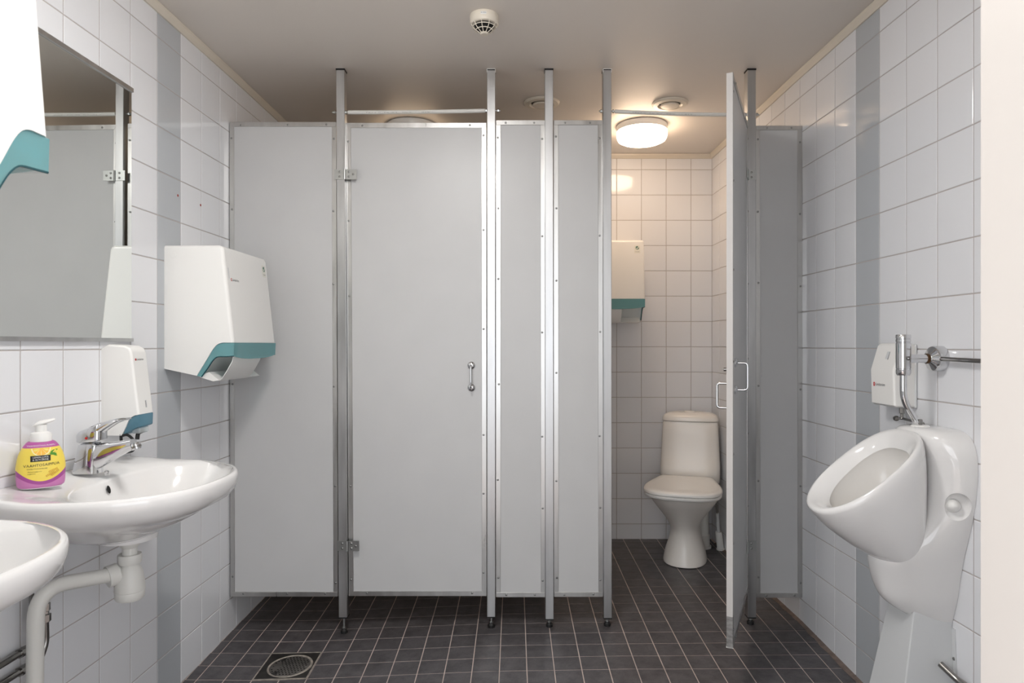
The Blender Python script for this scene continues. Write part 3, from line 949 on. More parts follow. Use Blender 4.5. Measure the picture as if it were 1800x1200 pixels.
# ------------------------------------------------------------------ soap dispenser (wall)
def soap_dispenser():
    W = 0.078
    Y0 = 1.964
    t = thing('soap_dispenser', 'narrow white soap dispenser on the left wall above the sink', 'dispenser', (XL(Y0 + W), Y0 + W, .912), -math.pi / 2 - math.atan(SK), local=True)
    # local x 0(far)..W(near), y outwards
    cov = [(0, .0), (0, .258), (.020, .268), (.070, .264), (.084, .256), (.090, .243), (.112, .062), (.098, .059), (.088, .053), (.080, .043), (.072, .024), (.060, .0)]
    me = prism('cover', cov, 'x', 0, W)
    bm = bmesh.new(); bm.from_mesh(me)
    es = [e for e in bm.edges if abs(e.verts[0].co.x - e.verts[1].co.x) < 1e-6 and min(e.verts[0].co.z, e.verts[1].co.z) > .061 and min(e.verts[0].co.y, e.verts[1].co.y) > .001]
    es += [e for e in bm.edges if abs(e.verts[0].co.x - e.verts[1].co.x) < 1e-6 and min(e.verts[0].co.z, e.verts[1].co.z) > .25 and e not in es]
    bmesh.ops.bevel(bm, geom=es, offset=.007, segments=3, profile=.5, affect='EDGES')
    bm.to_mesh(me); bm.free()
    wnormals(link('cover', me, 'plastic_white', t, smooth=50))
    win = [(.1125, .062), (.098, .0585), (.088, .0525), (.080, .0425), (.072, .0235), (.060, -.001), (.074, .006), (.092, .018), (.111, .026)]
    link('window', prism('window', win, 'x', .002, W - .002, .003), 'blue_teal', t, smooth=40)
    link('nozzle_block', box('nozzle_block', .014, W - .014, .082, .106, .004, .022, .003), 'clear', t)
    link('nozzle', tube('nozzle', [(.026, .094, .008), (.052, .094, .004), (.056, .094, -.014)], .006, 8, r=.006), 'black', t)
    link('push_lever', tube('push_lever', [(W * .95, .056, .004), (W * .95, .058, -.030), (W * .95, .068, -.050)], .0042, 8, r=.01), 'black', t)
    link('push_lever', tube('push_lever', [(W * .95, .056, -.002), (W * .95, .075, .004), (W * .95, .094, -.012), (W * .95, .095, -.045), (W * .95, .068, -.050)], .0042, 8, r=.01), 'black', t)
    fd = Vector((0, .090 - .112, .243 - .062)).normalized()
    nrm = Vector((-1, 0, 0)).cross(fd)
    if nrm.y < 0: nrm = -nrm
    def front(x, z, lift):
        y = .112 + (.090 - .112) * (z - .062) / (.243 - .062)
        return Vector((x, y, z)) + nrm * lift
    def put(me, x, z, lift, name, m):
        return link(name, place(me, front(x, z, lift), (-1, 0, 0), fd), m, t, smooth=0)
    put(disc('logo_mark', .0036, 12), W - .016, .223, .0006, 'logo_mark', 'print_red')
    put(text_mesh('logo_print', 'Lindström', .0085), W - .021, .223, .0006, 'logo_print', 'print_dark')
    put(mesh('level_slot', [(-.004, -.011, 0), (.004, -.011, 0), (.004, .011, 0), (-.004, .011, 0)], [(0, 1, 2, 3)]), W * .45, .090, .0004, 'level_slot', 'plastic_grey')
    put(mesh('level_slot', [(-.002, -.010, 0), (.0, -.010, 0), (.0, .010, 0), (-.002, .010, 0)], [(0, 1, 2, 3)]), W * .45 + .002, .090, .0008, 'level_slot', 'dark')
soap_dispenser()

# ------------------------------------------------------------------ sinks
def d_outline(n=72):
    """D-shaped plan of the basin, (u, v): u along the wall, v outwards; star shaped about (0,.2)"""
    pts = [(-.28, 0), (.28, 0)]
    for a in np.linspace(-.12, math.pi + .12, 60):
        c, s = math.cos(a), math.sin(a)
        pts.append((.302 * math.copysign(abs(c) ** .82, c), .12 + .325 * math.copysign(abs(s) ** .9, s)))
    return pts
def polar(pts, c, n):
    a = np.array([math.atan2(p[1] - c[1], p[0] - c[0]) for p in pts])
    out = []
    P2 = [Vector((p[0], p[1])) for p in pts]
    for k in range(n):
        th = 2 * math.pi * k / n
        d = Vector((math.cos(th), math.sin(th))); best = 0
        for i in range(len(P2)):
            p = P2[i] - Vector(c); q = P2[(i + 1) % len(P2)] - Vector(c)
            e = q - p
            den = d.x * e.y - d.y * e.x
            if abs(den) < 1e-9: continue
            tt = (p.x * e.y - p.y * e.x) / den
            uu = (p.x * d.y - p.y * d.x) / den
            if tt > 0 and -1e-6 <= uu <= 1 + 1e-6: best = max(best, tt)
        out.append((c[0] + d.x * best, c[1] + d.y * best))
    return out

def sink(label, yc, with_parts=True):
    n = 96; c = (0, .20)
    base = polar(d_outline(), c, n)
    t = thing('sink', label, 'sink', (XL(yc), yc, .62), -math.pi / 2 - math.atan(SK), group='white wall-hung sinks', local=True)
    # local x along wall (far end negative), y outwards, z up (0 at world .62)
    T = .822 - .62
    def ring(s, z, keep=True, sh=0.0, lift=0.0):
        r = []
        for (u, v) in base:
            uu = u * s; vv = c[1] + (v - c[1]) * s + sh
            if keep and v < .012: vv = 0.001
            zz = z + lift * max(0.0, 1 - v / .13)
            r.append((uu, max(vv, .001), zz))
        return r
    def bowl(a, b, vc, z, back=.0):
        r = []
        for k in range(n):
            th = 2 * math.pi * k / n
            cc, ss = math.cos(th), math.sin(th)
            u = a * math.copysign(abs(cc) ** .85, cc); v = vc + b * math.copysign(abs(ss) ** .9, ss)
            r.append((u, v, z))
        return r
    rings = [ring(.16, T - .152, False, -.03), ring(.32, T - .150, False, -.03), ring(.46, T - .134, False, -.03), ring(.64, T - .104, False, -.02), ring(.82, T - .079, False, -.008), ring(.93, T - .060), ring(.975, T - .044), ring(.996, T - .026), ring(1.0, T - .012, True, 0, .006),
             ring(.993, T - .003, True, 0, .012), ring(.975, T + .0015, True, 0, .013), ring(.95, T + .001, True, 0, .013)]
    inner = [(.262, .152, .268, T - .004), (.255, .146, .268, T - .012), (.240, .136, .266, T - .035), (.215, .120, .262, T - .068), (.175, .098, .258, T - .099), (.110, .066, .252, T - .120), (.045, .035, .250, T - .125), (.021, .021, .250, T - .127)]
    rings += [bowl(*q) for q in inner]
    me = loft('basin', rings)
    link('basin', me, 'porcelain', t, smooth=60)
    link('drain_cup', lathe('drain_cup', [(.001, T - .1245), (.024, T - .1245), (.026, T - .126), (.001, T - .1265)], (0, .25, 0), seg=24), 'chrome', t)
    link('drain_boss', lathe('drain_boss', [(.001, T - .135), (.075, T - .140), (.072, T - .160), (.040, T - .166), (.001, T - .166)], (0, .185, 0), seg=28), 'porcelain', t, smooth=40)
    ov = disc('overflow_hole', .0075, 18, .011)
    link('overflow_hole', place(ov, (.0, .1335, T - .030), (-1, 0, 0), (0, -.28, .96)), 'dark', t, smooth=0)
    return t
SYA, SYB = 1.79, 1.075
sink('white wall-hung sink with the chrome tap and yellow soap bottle', SYA)
sink('white wall-hung sink cut off at the lower left, nearest the camera', SYB)

# tap: local frame x outwards from the wall
def tap(label, yc):
    x0 = XL(yc) + .068
    z0 = .834
    t = thing('tap', label, 'tap', (x0, yc, z0), group=None, local=True)
    def rr(cx, hw, hd, z, n=20, p=.55, tilt=0):
        return [(cx + hw * math.copysign(abs(math.cos(a)) ** p, math.cos(a)), hd * math.copysign(abs(math.sin(a)) ** p, math.sin(a)), z + tilt * math.cos(a)) for a in np.linspace(0, 2 * math.pi, n, endpoint=False)]
    link('tap_body', loft('tap_body', [rr(-.002, .034, .025, 0), rr(-.002, .034, .025, .004), rr(.0, .031, .0245, .03), rr(.004, .0285, .024, .058), rr(.007, .0265, .0235, .076), rr(.008, .018, .018, .082)]), 'chrome', t, smooth=50)
    # spout: sections along x
    def sec(x, zc, hh, hw, n=16, p=.6):
        return [(x - .25 * hh * math.sin(a), hw * math.copysign(abs(math.cos(a)) ** p, math.cos(a)), zc + hh * math.copysign(abs(math.sin(a)) ** p, math.sin(a))) for a in np.linspace(0, 2 * math.pi, n, endpoint=False)]
    sp_ = link('spout', loft('spout', [sec(.004, .036, .034, .022), sec(.040, .050, .0305, .0205), sec(.072, .061, .0225, .019), sec(.100, .0705, .0165, .0175), sec(.122, .077, .0135, .0165)]), 'chrome', t, smooth=60)
    link('aerator', lathe('aerator', [(.001, .0), (.0125, .0), (.0135, .004), (.0135, .014), (.0125, .018), (.001, .018)], (.124, 0, .080), (.32, 0, -.95), 14), 'chrome', sp_)
    link('aerator_ring', lathe('aerator_ring', [(.001, 0), (.0142, 0), (.0142, .006), (.001, .006)], (.1265, 0, .0725), (.32, 0, -.95), 14), 'dull_chrome', sp_)
    # head and lever
    th_ = link('tap_head', loft('tap_head', [rr(.008, .0265, .0235, .084, tilt=.003), rr(.009, .033, .0265, .087, tilt=.003), rr(.009, .0335, .0265, .112, tilt=.012), rr(.010, .031, .0245, .120, tilt=.015), rr(.010, .020, .016, .123, tilt=.012)]), 'chrome', t, smooth=50)
    def lv(x, z, hw, hh, n=12):
        return [(x, hw * math.cos(a), z + hh * math.sin(a)) for a in np.linspace(0, 2 * math.pi, n, endpoint=False)]
    link('lever', loft('lever', [lv(.008, .108, .0245, .016), lv(.034, .118, .0240, .0165), lv(.056, .130, .0225, .0115), lv(.078, .140, .020, .0072), lv(.096, .145, .0175, .0046), lv(.108, .1455, .014, .003)]), 'chrome', t, smooth=60)
    link('temperature_dot', lathe('temperature_dot', [(.001, 0), (.0035, 0), (.003, .001), (0, .001)], (.010, -.0266, .096), (0, -1, 0), 10), 'print_red', th_)
    link('plug_chain_knob', lathe('plug_chain_knob', [(.001, 0), (.007, 0), (.007, .008), (.004, .012), (.001, .012)], (.050, -.002, -.006), (0, 0, 1), 12), 'chrome', t)
tap('chrome single-lever tap on the sink beside the soap bottle', 1.805)

# liquid soap bottle
def bottle():
    loc = P(72, 858, 1.630); z0 = .8345
    loc.z = z0
    view = math.atan2(loc.x, loc.y)
    t = thing('soap_bottle', 'foam soap pump bottle with yellow and pink label on the sink', 'bottle', tuple(loc), -view * 1.0 + .10, local=True)
    # width along local x, front at -y
    keys = [(.000, .043, .024), (.006, .0485, .0275), (.030, .0500, .029), (.055, .0500, .029), (.080, .0450, .0275), (.098, .0365, .0245), (.107, .0300, .022), (.110, .0255, .0205)]
    zs = np.array([k[0] for k in keys])
    def A(z): return float(np.interp(z, zs, [k[1] for k in keys]))
    def B(z): return float(np.interp(z, zs, [k[2] for k in keys]))
    sm = smooth_keys(keys, 26)
    n = 40
    def ell(z, a, b): return [(a * math.copysign(abs(math.cos(q)) ** .9, math.cos(q)), b * math.copysign(abs(math.sin(q)) ** .9, math.sin(q)), z) for q in np.linspace(0, 2 * math.pi, n, endpoint=False)]
    me = loft('bottle_body', [ell(k[0], k[1], k[2]) for k in sm])
    # printed sleeve: yellow field, pink lower and upper bands
    mt = mat('bottle_sleeve', srgb(240, 214, 84), .35)
    nt = mt.node_tree; p = nt.nodes['Principled BSDF']
    tc = nt.nodes.new('ShaderNodeTexCoord'); sp = nt.nodes.new('ShaderNodeSeparateXYZ')
    nt.links.new(tc.outputs['Object'], sp.inputs[0])
    def mth(op, a, b):
        m_ = nt.nodes.new('ShaderNodeMath'); m_.operation = op
        for i, q in enumerate((a, b)):
            if isinstance(q, (int, float)): m_.inputs[i].default_value = q
            else: nt.links.new(q, m_.inputs[i])
        return m_.outputs[0]
    x2 = mth('MULTIPLY', sp.outputs[0], sp.outputs[0])
    low = mth('ADD', mth('MULTIPLY', x2, 11.0), .0165)
    in_low = mth('LESS_THAN', sp.outputs[2], low)
    low2 = mth('ADD', mth('MULTIPLY', x2, 9.0), .0085)
    in_low2 = mth('LESS_THAN', sp.outputs[2], low2)
    in_top = mth('GREATER_THAN', sp.outputs[2], .0965)
    def mixc(f, a, b):
        m_ = nt.nodes.new('ShaderNodeMix'); m_.data_type = 'RGBA'
        nt.links.new(f, m_.inputs[0])
        for i, q in ((6, a), (7, b)):
            if isinstance(q, tuple): m_.inputs[i].default_value = q
            else: nt.links.new(q, m_.inputs[i])
        return m_.outputs[2]
    c = mixc(in_low, srgb(241, 216, 92), srgb(164, 78, 148))
    c = mixc(in_low2, c, srgb(200, 124, 180))
    c = mixc(in_top, c, srgb(184, 92, 162))
    nt.links.new(c, p.inputs['Base Color'])
    link('bottle_body', me, mt, t, smooth=50)
    link('bottle_base', loft('bottle_base', [ell(-.0015, .0425, .0235), ell(.0012, .0435, .0245)]), 'plastic_white', t)
    link('pump_collar', lathe('pump_collar', [(.001, .110), (.0225, .110), (.0228, .114), (.0226, .124), (.0205, .130), (.0135, .133), (.001, .133)], seg=28), 'plastic_white', t)
    link('pump_neck', lathe('pump_neck', [(.012, .132), (.0122, .150), (.001, .150)], seg=20), 'plastic_white', t)
    def hd(x, z, hw, hh, n=14): return [(x, hw * math.cos(q), z + hh * math.sin(q)) for q in np.linspace(0, 2 * math.pi, n, endpoint=False)]
    link('pump_head', loft('pump_head', [hd(-.0165, .1480, .003, .0012), hd(-.012, .1505, .011, .0035), hd(-.004, .1535, .0135, .0055), hd(.006, .1555, .013, .006), hd(.017, .158, .010, .0048), hd(.026, .1605, .008, .0035), hd(.0285, .161, .006, .0025)]), 'plastic_white', t, smooth=60)
    # flat print wrapped on the front
    def wrap(me, lift):
        for v in me.vertices:
            s, z = v.co.x, v.co.y
            a, b = A(z), B(z)
            q = max(0.0, 1 - min(1, abs(s) / a) ** (2 / .9)) ** (.45)
            v.co = Vector((s, -b * q - lift, z))
        return me
    def grid(poly_fn, nx=14, nz=6):
        pass
    def patch(name, x0, x1, z0_, z1_, m, lift, nx=10, nz=3, cut=.0):
        v = []; f = []
        for j in range(nz + 1):
            for i in range(nx + 1):
                u = i / nx; w = j / nz
                v.append((x0 + (x1 - x0) * u, z0_ + (z1_ - z0_) * w + cut * u, 0))
        for j in range(nz):
            for i in range(nx):
                a = j * (nx + 1) + i
                f.append((a, a + 1, a + nx + 2, a + nx + 1))
        me = mesh(name, v, f)
        return link(name, wrap(me, lift), m, t, smooth=0)
    def halfdisc(name, cx, cz, r, m, lift, a0, a1, inner=0.0):
        v = []; f = []; K = 18
        for k in range(K + 1):
            q = a0 + (a1 - a0) * k / K
            v += [(cx + inner * math.cos(q), cz + inner * math.sin(q), 0), (cx + r * math.cos(q), cz + r * math.sin(q), 0)]
            if k: f.append((2 * k - 2, 2 * k - 1, 2 * k + 1, 2 * k))
        link(name, wrap(mesh(name, v, f), lift), m, t, smooth=0)
    halfdisc('lemon_slice', -.002, .0955, .0175, 'orange', .0004, math.pi, 2 * math.pi)
    halfdisc('lemon_rind', -.002, .0955, .0195, 'lemon_rim', .0005, math.pi, 2 * math.pi, .0170)
    for q in (200, 232, 270, 308, 340):
        a = math.radians(q)
        v = [(-.002 + .0004 * math.sin(a), .0955 - .0004 * math.cos(a), 0), (-.002 + .017 * math.cos(a) + .0005 * math.sin(a), .0955 + .017 * math.sin(a) - .0005 * math.cos(a), 0), (-.002 + .017 * math.cos(a) - .0005 * math.sin(a), .0955 + .017 * math.sin(a) + .0005 * math.cos(a), 0)]
        link('lemon_segment_line', wrap(mesh('lemon_segment_line', v, [(0, 1, 2)]), .0007), 'lemon_rim', t, smooth=0)
    for (cx, cz, ang, L) in ((.024, .0865, 25, .017), (.022, .0805, -8, .015), (.026, .0775, -35, .010)):
        a = math.radians(ang); pts = []
        for k in range(13):
            u = k / 12 * 2 * math.pi
            xx, zz = L / 2 * math.cos(u), L * .2 * math.sin(u) * (1 - .3 * math.cos(u))
            pts.append((cx + xx * math.cos(a) - zz * math.sin(a), cz + xx * math.sin(a) + zz * math.cos(a), 0))
        link('leaf_print', wrap(mesh('leaf_print', pts[:-1], [tuple(range(12))]), .0006), 'leaf', t, smooth=0)
    bp_ = patch('brand_plate', -.0235, .0165, .0645, .0785, 'black', .0008)
    def txt(name, s, size, x, z, m, lift, slope=0.0, sp=1.0, par=None):
        me = text_mesh(name, s, size, align='CENTER', spacing=sp)
        me.transform(Matrix.Translation((x, z, 0)) @ Matrix.Rotation(slope, 4, 'Z'))
        link(name, wrap(me, lift), m, par or t, smooth=0)
    txt('brand_print', 'LEMON JUICE', .0052, -.0035, .0742, 'print_white', .0012, par=bp_)
    txt('brand_print', '& GLYCERINE', .0052, -.0035, .0686, 'print_white', .0012, par=bp_)
    txt('name_print', 'VAAHTOSAIPPUA', .0088, -.001, .0555, 'print_dark', .0008, .03, 1.05)
    txt('small_print', 'KOSTEUTTAVA SITRUUNA', .0034, -.010, .0470, 'print_dark', .0008)
    txt('small_print', 'Pehmeä kaakaovoin', .0034, -.015, .0405, 'print_dark', .0008)
    txt('small_print', 'ja glyseriini', .0034, -.021, .0360, 'print_dark', .0008)
    txt('band_print', 'VAAHDOTTAVA PUMPPU', .0050, -.001, .1015, 'print_white', .0008)
    for (cx, cz, ang) in ((.020, .0400, 20), (.014, .0310, 28), (.024, .0330, 35)):
        a = math.radians(ang)
        for k in range(6):
            for s in (-1, 1):
                bx, bz = cx + (k - 2.5) * .0034 * math.cos(a), cz + (k - 2.5) * .0034 * math.sin(a)
                b = a + s * .6
                v = [(bx, bz, 0), (bx + .0026 * math.cos(b) - .0008 * math.sin(b), bz + .0026 * math.sin(b) + .0008 * math.cos(b), 0), (bx + .0045 * math.cos(b), bz + .0045 * math.sin(b), 0), (bx + .0026 * math.cos(b) + .0008 * math.sin(b), bz + .0026 * math.sin(b) - .0008 * math.cos(b), 0)]
                link('wheat_grain', wrap(mesh('wheat_grain', v, [(0, 1, 2, 3)]), .0008), 'wheat', t, smooth=0)
bottle()

# waste trap and pipes under the sinks
def trap():
    yc = SYA + .005
    c = P(228, 1000, yc)
    x = c.x
    t = thing('bottle_trap', 'white plastic bottle trap and waste pipe under the sink', 'drain pipe', (x, yc, PZ(1053, yc)))
    def zy(y): return PZ(y, yc)
    link('tailpiece', lathe('tailpiece', [(.001, zy(952)), (.0245, zy(952)), (.0235, zy(958)), (.0185, zy(962)), (.0185, zy(982)), (.001, zy(982))], (x, yc, 0), seg=24), 'plastic_pipe', t)
    link('collar_nut', lathe('collar_nut', [(.001, zy(973)), (.0285, zy(973)), (.0295, zy(976)), (.0295, zy(986)), (.028, zy(989)), (.001, zy(990))], (x, yc, 0), seg=18), 'plastic_pipe', t, smooth=25)
    link('trap_bottle', lathe('trap_bottle', [(.001, zy(987)), (.020, zy(989)), (.026, zy(996)), (.033, zy(1007)), (.035, zy(1020)), (.0365, zy(1024)), (.0375, zy(1032)), (.0375, zy(1036)), (.0355, zy(1037)), (.0365, zy(1039)), (.036, zy(1048)), (.032, zy(1052)), (.001, zy(1053))], (x, yc, 0), seg=30), 'plastic_pipe', t, smooth=40)
    a = P(222, 1002, yc); b = P(203, 1009, 1.775)
    d = (b - a).normalized()
    link('outlet_stub', tube('outlet_stub', [a, b], .0195, 18), 'plastic_pipe', t)
    link('outlet_nut', tube('outlet_nut', [b - d * .006, b + d * .020], .0285, 18), 'plastic_pipe', t, smooth=25)
    e = P(72, 1036, 1.60); g = P(60, 1215, 1.60); g.z = fz(g.x, 1.6) + .0
    e2 = P(64, 1033, 1.61)
    link('waste_pipe', tube('waste_pipe', [b, e2, (e2.x - .004, e2.y - .01, g.z)], .0185, 20, r=.075, cseg=10), 'plastic_pipe', t, smooth=50)
trap()
def supply():
    def W(x, d=.02):
        Y = F * (1.257 - d) / (930 - x - 0) if False else (1.257 - d) * F / (930 - x)
        return Y
    def wp(x, y, d):
        Y = (1.257 - d) * F / (930 - x)
        return P(x, y, Y)
    a = wp(57, 960, .022)
    t = thing('supply_pipes', 'thin chrome water pipes with a valve beside the white waste pipe', 'water pipe', tuple(wp(80, 1100, .02)))
    p1 = [wp(75, 930, .02), wp(77, 1062, .02)]
    link('riser', tube('riser', p1, .0065, 10), 'dull_chrome', t)
    p2 = [wp(57, 930, .02), wp(55, 1090, .02)]
    link('riser', tube('riser', p2, .0055, 10), 'dull_chrome', t)
    v = wp(80, 1060, .022)
    link('valve_nut', lathe('valve_nut', [(.001, 0), (.011, 0), (.011, -.018), (.008, -.020), (.008, -.026), (.0125, -.028), (.0125, -.046), (.001, -.046)], v, seg=6), 'dull_chrome', t, smooth=20)
    q = [v - Vector((0, 0, .04)), wp(81, 1130, .022), wp(70, 1160, .022), wp(20, 1166, .022), wp(-60, 1205, .022)]
    link('feed_pipe', tube('feed_pipe', q[:3] + [wp(58, 1166, .022)], .0075, 12, r=.04), 'dull_chrome', t)
    t2 = thing('wall_pipe', 'upper of two chrome pipes running low along the left wall', 'water pipe', tuple(wp(20, 1158, .02)), group='chrome pipes low on the left wall')
    zu, zl = wp(38, 1146, .02).z, wp(38, 1178, .02).z
    def run(z, y0, y1): return [(XL(y0) + .02, y0, z), (XL(y1) + .02, y1, z)]
    ye = wp(44, 1146, .02).y
    link('pipe', tube('pipe', run(zu, .80, ye), .0085, 12), 'dull_chrome', t2)
    link('pipe_end', lathe('pipe_end', [(.001, 0), (.012, 0), (.012, .022), (.001, .022)], (XL(ye) + .02, ye - .02, zu), (0, 1, 0), 8), 'dull_chrome', t2, smooth=20)
    t3 = thing('wall_pipe', 'lower of two chrome pipes running low along the left wall', 'water pipe', tuple(wp(20, 1190, .02)), group='chrome pipes low on the left wall')
    link('pipe', tube('pipe', run(zl, .80, ye), .0085, 12), 'dull_chrome', t3)
    link('pipe_end', lathe('pipe_end', [(.001, 0), (.012, 0), (.012, .022), (.001, .022)], (XL(ye) + .02, ye - .02, zl), (0, 1, 0), 8), 'dull_chrome', t3, smooth=20)
supply()

# ------------------------------------------------------------------ urinal (local: x = along wall towards the camera, y = out from the wall)
UY = 1.919
UX = XR(UY)
def urinal():
    rot = math.pi / 2 + math.atan(SK)      # local y (out) -> world -X ; local x -> world +Y
    t = thing('urinal', 'white porcelain urinal with an oval bowl on the right wall', 'urinal', (UX, UY, .384), rot, local=True)
    Z0 = .384
    n = 48
    # back body: D sections against the wall
    keys = [(.384, .036, .055), (.390, .044, .068), (.410, .050, .105), (.437, .058, .150), (.470, .068, .180), (.530, .080, .200), (.584, .092, .200), (.615, .101, .160), (.650, .112, .120), (.720, .132, .086), (.800, .146, .080), (.860, .148, .086), (.900, .140, .097), (.925, .124, .102), (.939, .100, .098), (.945, .070, .084)]
    sm = smooth_keys(keys, 44)
    rings = []
    for (z, w, d) in sm:
        r = []
        for q in np.linspace(0, math.pi, n):
            c, s = math.cos(q), math.sin(q)
            r.append((w * math.copysign(abs(c) ** .75, c), .001 + d * abs(s) ** .85, z - Z0))
        rings.append(r)
    body = loft('body', rings)
    bo = link('body', body, 'porcelain', t, smooth=55)
    # bolt recess cut into both sides
    cut = []
    for s in (-1, 1):
        k = lathe('cut', [(max(.0001, .036 * math.cos(q)), .041 * math.sin(q)) for q in np.linspace(-math.pi / 2, math.pi / 2, 25)], (s * .137, .046, .742 - Z0), (0, 0, 1), 40)
        cut.append(k)
    cm = join('cutters', cut)
    co = bpy.data.objects.new('cutter', cm); COL.objects.link(co); co.parent = t
    bm_ = bo.modifiers.new('cut', 'BOOLEAN'); bm_.object = co; bm_.operation = 'DIFFERENCE'; bm_.solver = 'EXACT'
    bpy.context.view_layer.update()
    dg = bpy.context.evaluated_depsgraph_get()
    nm = bpy.data.meshes.new_from_object(bo.evaluated_get(dg))
    bo.modifiers.clear()
    if len(nm.polygons) > 100:
        bo.data = nm; sharp(nm, 40)
    bpy.data.objects.remove(co)
    for s in (-1, 1):
        link('bolt_cap', lathe('bolt_cap', [(.001, 0), (.0175, 0), (.0185, .010), (.013, .024), (.006, .031), (.0, .032)], (s * .098, .036, .742 - Z0), (s, .45, .12), 20), 'plastic_white', t, smooth=60)
    # bowl: rings between front and back points in (v, z)
    def oval(pf, pb, b, e=.92, sq=1.0):
        r = []
        for q in np.linspace(0, 2 * math.pi, n, endpoint=False):
            c, s = math.cos(q), math.sin(q)
            ex, sx = (e, .88) if c >= 0 else (e - .14 * sq, .88 - .14 * sq + .25 * (1 - sq))
            m = (1 + math.copysign(abs(c) ** ex, c)) / 2
            # egg shape: broader towards the back
            r.append((b * math.copysign(abs(s) ** sx, s), pb[0] + (pf[0] - pb[0]) * m, pb[1] + (pf[1] - pb[1]) * m - Z0))
        return r
    K = [  # pf v,z, pb v,z, half width
        (.198, .572, .06, .585, .070), (.232, .588, .062, .65, .090), (.282, .620, .066, .735, .114), (.330, .657, .070, .815, .131), (.360, .688, .078, .872, .1405), (.372, .703, .088, .905, .1425),
    ]
    out = [oval((a, b), (c, d), w, sq=(i_ / 21) ** 2) for i_, (a, b, c, d, w) in enumerate(smooth_keys(K, 22))]
    rim = [oval((.3735, .709), (.094, .925), .1415), oval((.370, .7155), (.098, .934), .139), oval((.364, .7195), (.104, .934), .1345), oval((.352, .721), (.111, .925), .127)]
    link('bowl', loft('bowl', out + rim + [oval((.334, .7185), (.117, .908), .1165), oval((.316, .714), (.121, .889), .1070), oval((.308, .710), (.122, .880), .1035)], cap1=False), 'porcelain', t, smooth=60)
    inn = [oval((.308, .710), (.122, .880), .1035), oval((.307, .703), (.112, .872), .1045), oval((.296, .684), (.098, .838), .099), oval((.272, .656), (.090, .782), .086), oval((.240, .635), (.100, .725), .066), oval((.200, .620), (.120, .665), .040), oval((.175, .622), (.150, .635), .012)]
    link('bowl_interior', loft('bowl_interior', inn, cap0=False), 'bowl_inside', t, smooth=60)
    link('inlet_sealant', lathe('inlet_sealant', [(.001, 0), (.026, 0), (.022, .005), (.010, .007), (.001, .007)], (0, UX - 1.1645, .9435 - Z0), seg=18), 'plastic_white', t)
urinal()

# trap cover under the urinal
def trap_cover():
    t = thing('trap_cover', 'pale grey angular trap cover below the urinal', 'pipe cover', (UX - .09, 1.93, fz(1.1, 1.93)))
    za, zb = .432, fz(1.1, 1.9) + .001
    n0, n1 = 1.872, 1.990
    def vx(z): return .112 + (.41 - z) * .155
    def x(z, y): return XR(y) - vx(z)
    v = []
    for z in (za, zb):
        yn, yf = n0 - (za - z) * .05, n1 + (za - z) * .12
        v += [(XR(yn) - .001, yn, z), (x(z, yn), yn, z), (x(z, yf), yf, z), (XR(yf) - .001, yf, z)]
    f = [(0, 1, 2, 3), (4, 7, 6, 5), (0, 4, 5, 1), (1, 5, 6, 2), (2, 6, 7, 3), (3, 7, 4, 0)]
    me = mesh('cover_shell', v, f); bevel_mesh(me, .004, 2, 30)
    wnormals(link('cover_shell', me, 'plastic_grey', t, smooth=50))
    yn = n0 - .001
    v = []
    for z, q in ((.388, 0), (zb, (.432 - zb) * .05)):
        y_ = yn - q
        v += [(XR(y_), y_ - .012, z), (XR(y_) - .004, y_ - .012, z), (XR(y_) - .004, y_ + .01, z), (XR(y_), y_ + .01, z)]
    link('wall_flange', mesh('wall_flange', v, f), 'plastic_grey', t, smooth=0)
    link('flange_screw', lathe('flange_screw', [(.001, 0), (.005, 0), (.004, .002), (0, .0025)], (XR(1.86) - .004, 1.861, .305), (-1, 0, 0), 8), 'screw', t)
trap_cover()
# low pipe by the cover
wp_ = thing('wall_pipe', 'dark chrome pipe low on the right wall beside the trap cover', 'water pipe', (XR(1.7) - .03, 1.7, .24))
link('pipe', tube('pipe', [(XR(1.86) - .045, 1.856, .293), (XR(1.78) - .022, 1.80, .262), (XR(1.2) - .022, 1.2, .262 - .0)], .009, 12, r=.03), 'dull_chrome', wp_)

# flush valve
def flush_valve():
    x, y = 1.117, UY
    t = thing('flush_valve', 'chrome flush valve with bent pipe above the urinal', 'valve', (x, y, .943))
    def zz(p): return PZ(p, y)
    link('valve_body', lathe('valve_body', [(.001, zz(588)), (.0185, zz(588)), (.0197, zz(589)), (.0197, zz(594.5)), (.0185, zz(595)), (.0185, zz(596)), (.0197, zz(596.5)), (.0197, zz(600.5)), (.0185, zz(601)), (.0185, zz(602.5)), (.0197, zz(603)), (.0197, zz(647)), (.0188, zz(647.5)), (.0188, zz(648.5)), (.0197, zz(649)), (.0193, zz(656)), (.016, zz(659.5)), (.001, zz(660))], (x, y, 0), seg=32), 'chrome', t, smooth=40)
    za = zz(630)
    link('supply_arm', tube('supply_arm', [(x, y, za), (x + .066, y, za)], .0125, 18), 'chrome', t)
    link('arm_gasket', tube('arm_gasket', [(x + .064, y, za), (x + .073, y, za)], .0145, 18), 'brass', t)
    link('escutcheon', lathe('escutcheon', [(.001, -.001), (.013, .0), (.016, -.003), (.030, -.009), (.0345, -.012), (.0362, -.016), (.0368, -.040), (.001, -.040)], (UX - .040, y, za), (-1, 0, 0), 36), 'chrome', t, smooth=30)
    link('flush_pipe', tube('flush_pipe', [(x, y, zz(656)), (x, y, zz(703)), (1.1645, y, zz(752))], .0092, 16, r=.03), 'chrome', t)
    link('pipe_clip', box('pipe_clip', 1.155, 1.166, y - .013, y - .003, .950, .966, .002), 'dull_chrome', t)
    link('feed_pipe', tube('feed_pipe', [(UX - .022, y - .028, za), (XR(1.5) - .022, 1.5, za - .006), (XR(.9) - .022, .9, za - .012)], .0062, 10), 'dull_chrome', t)
flush_valve()

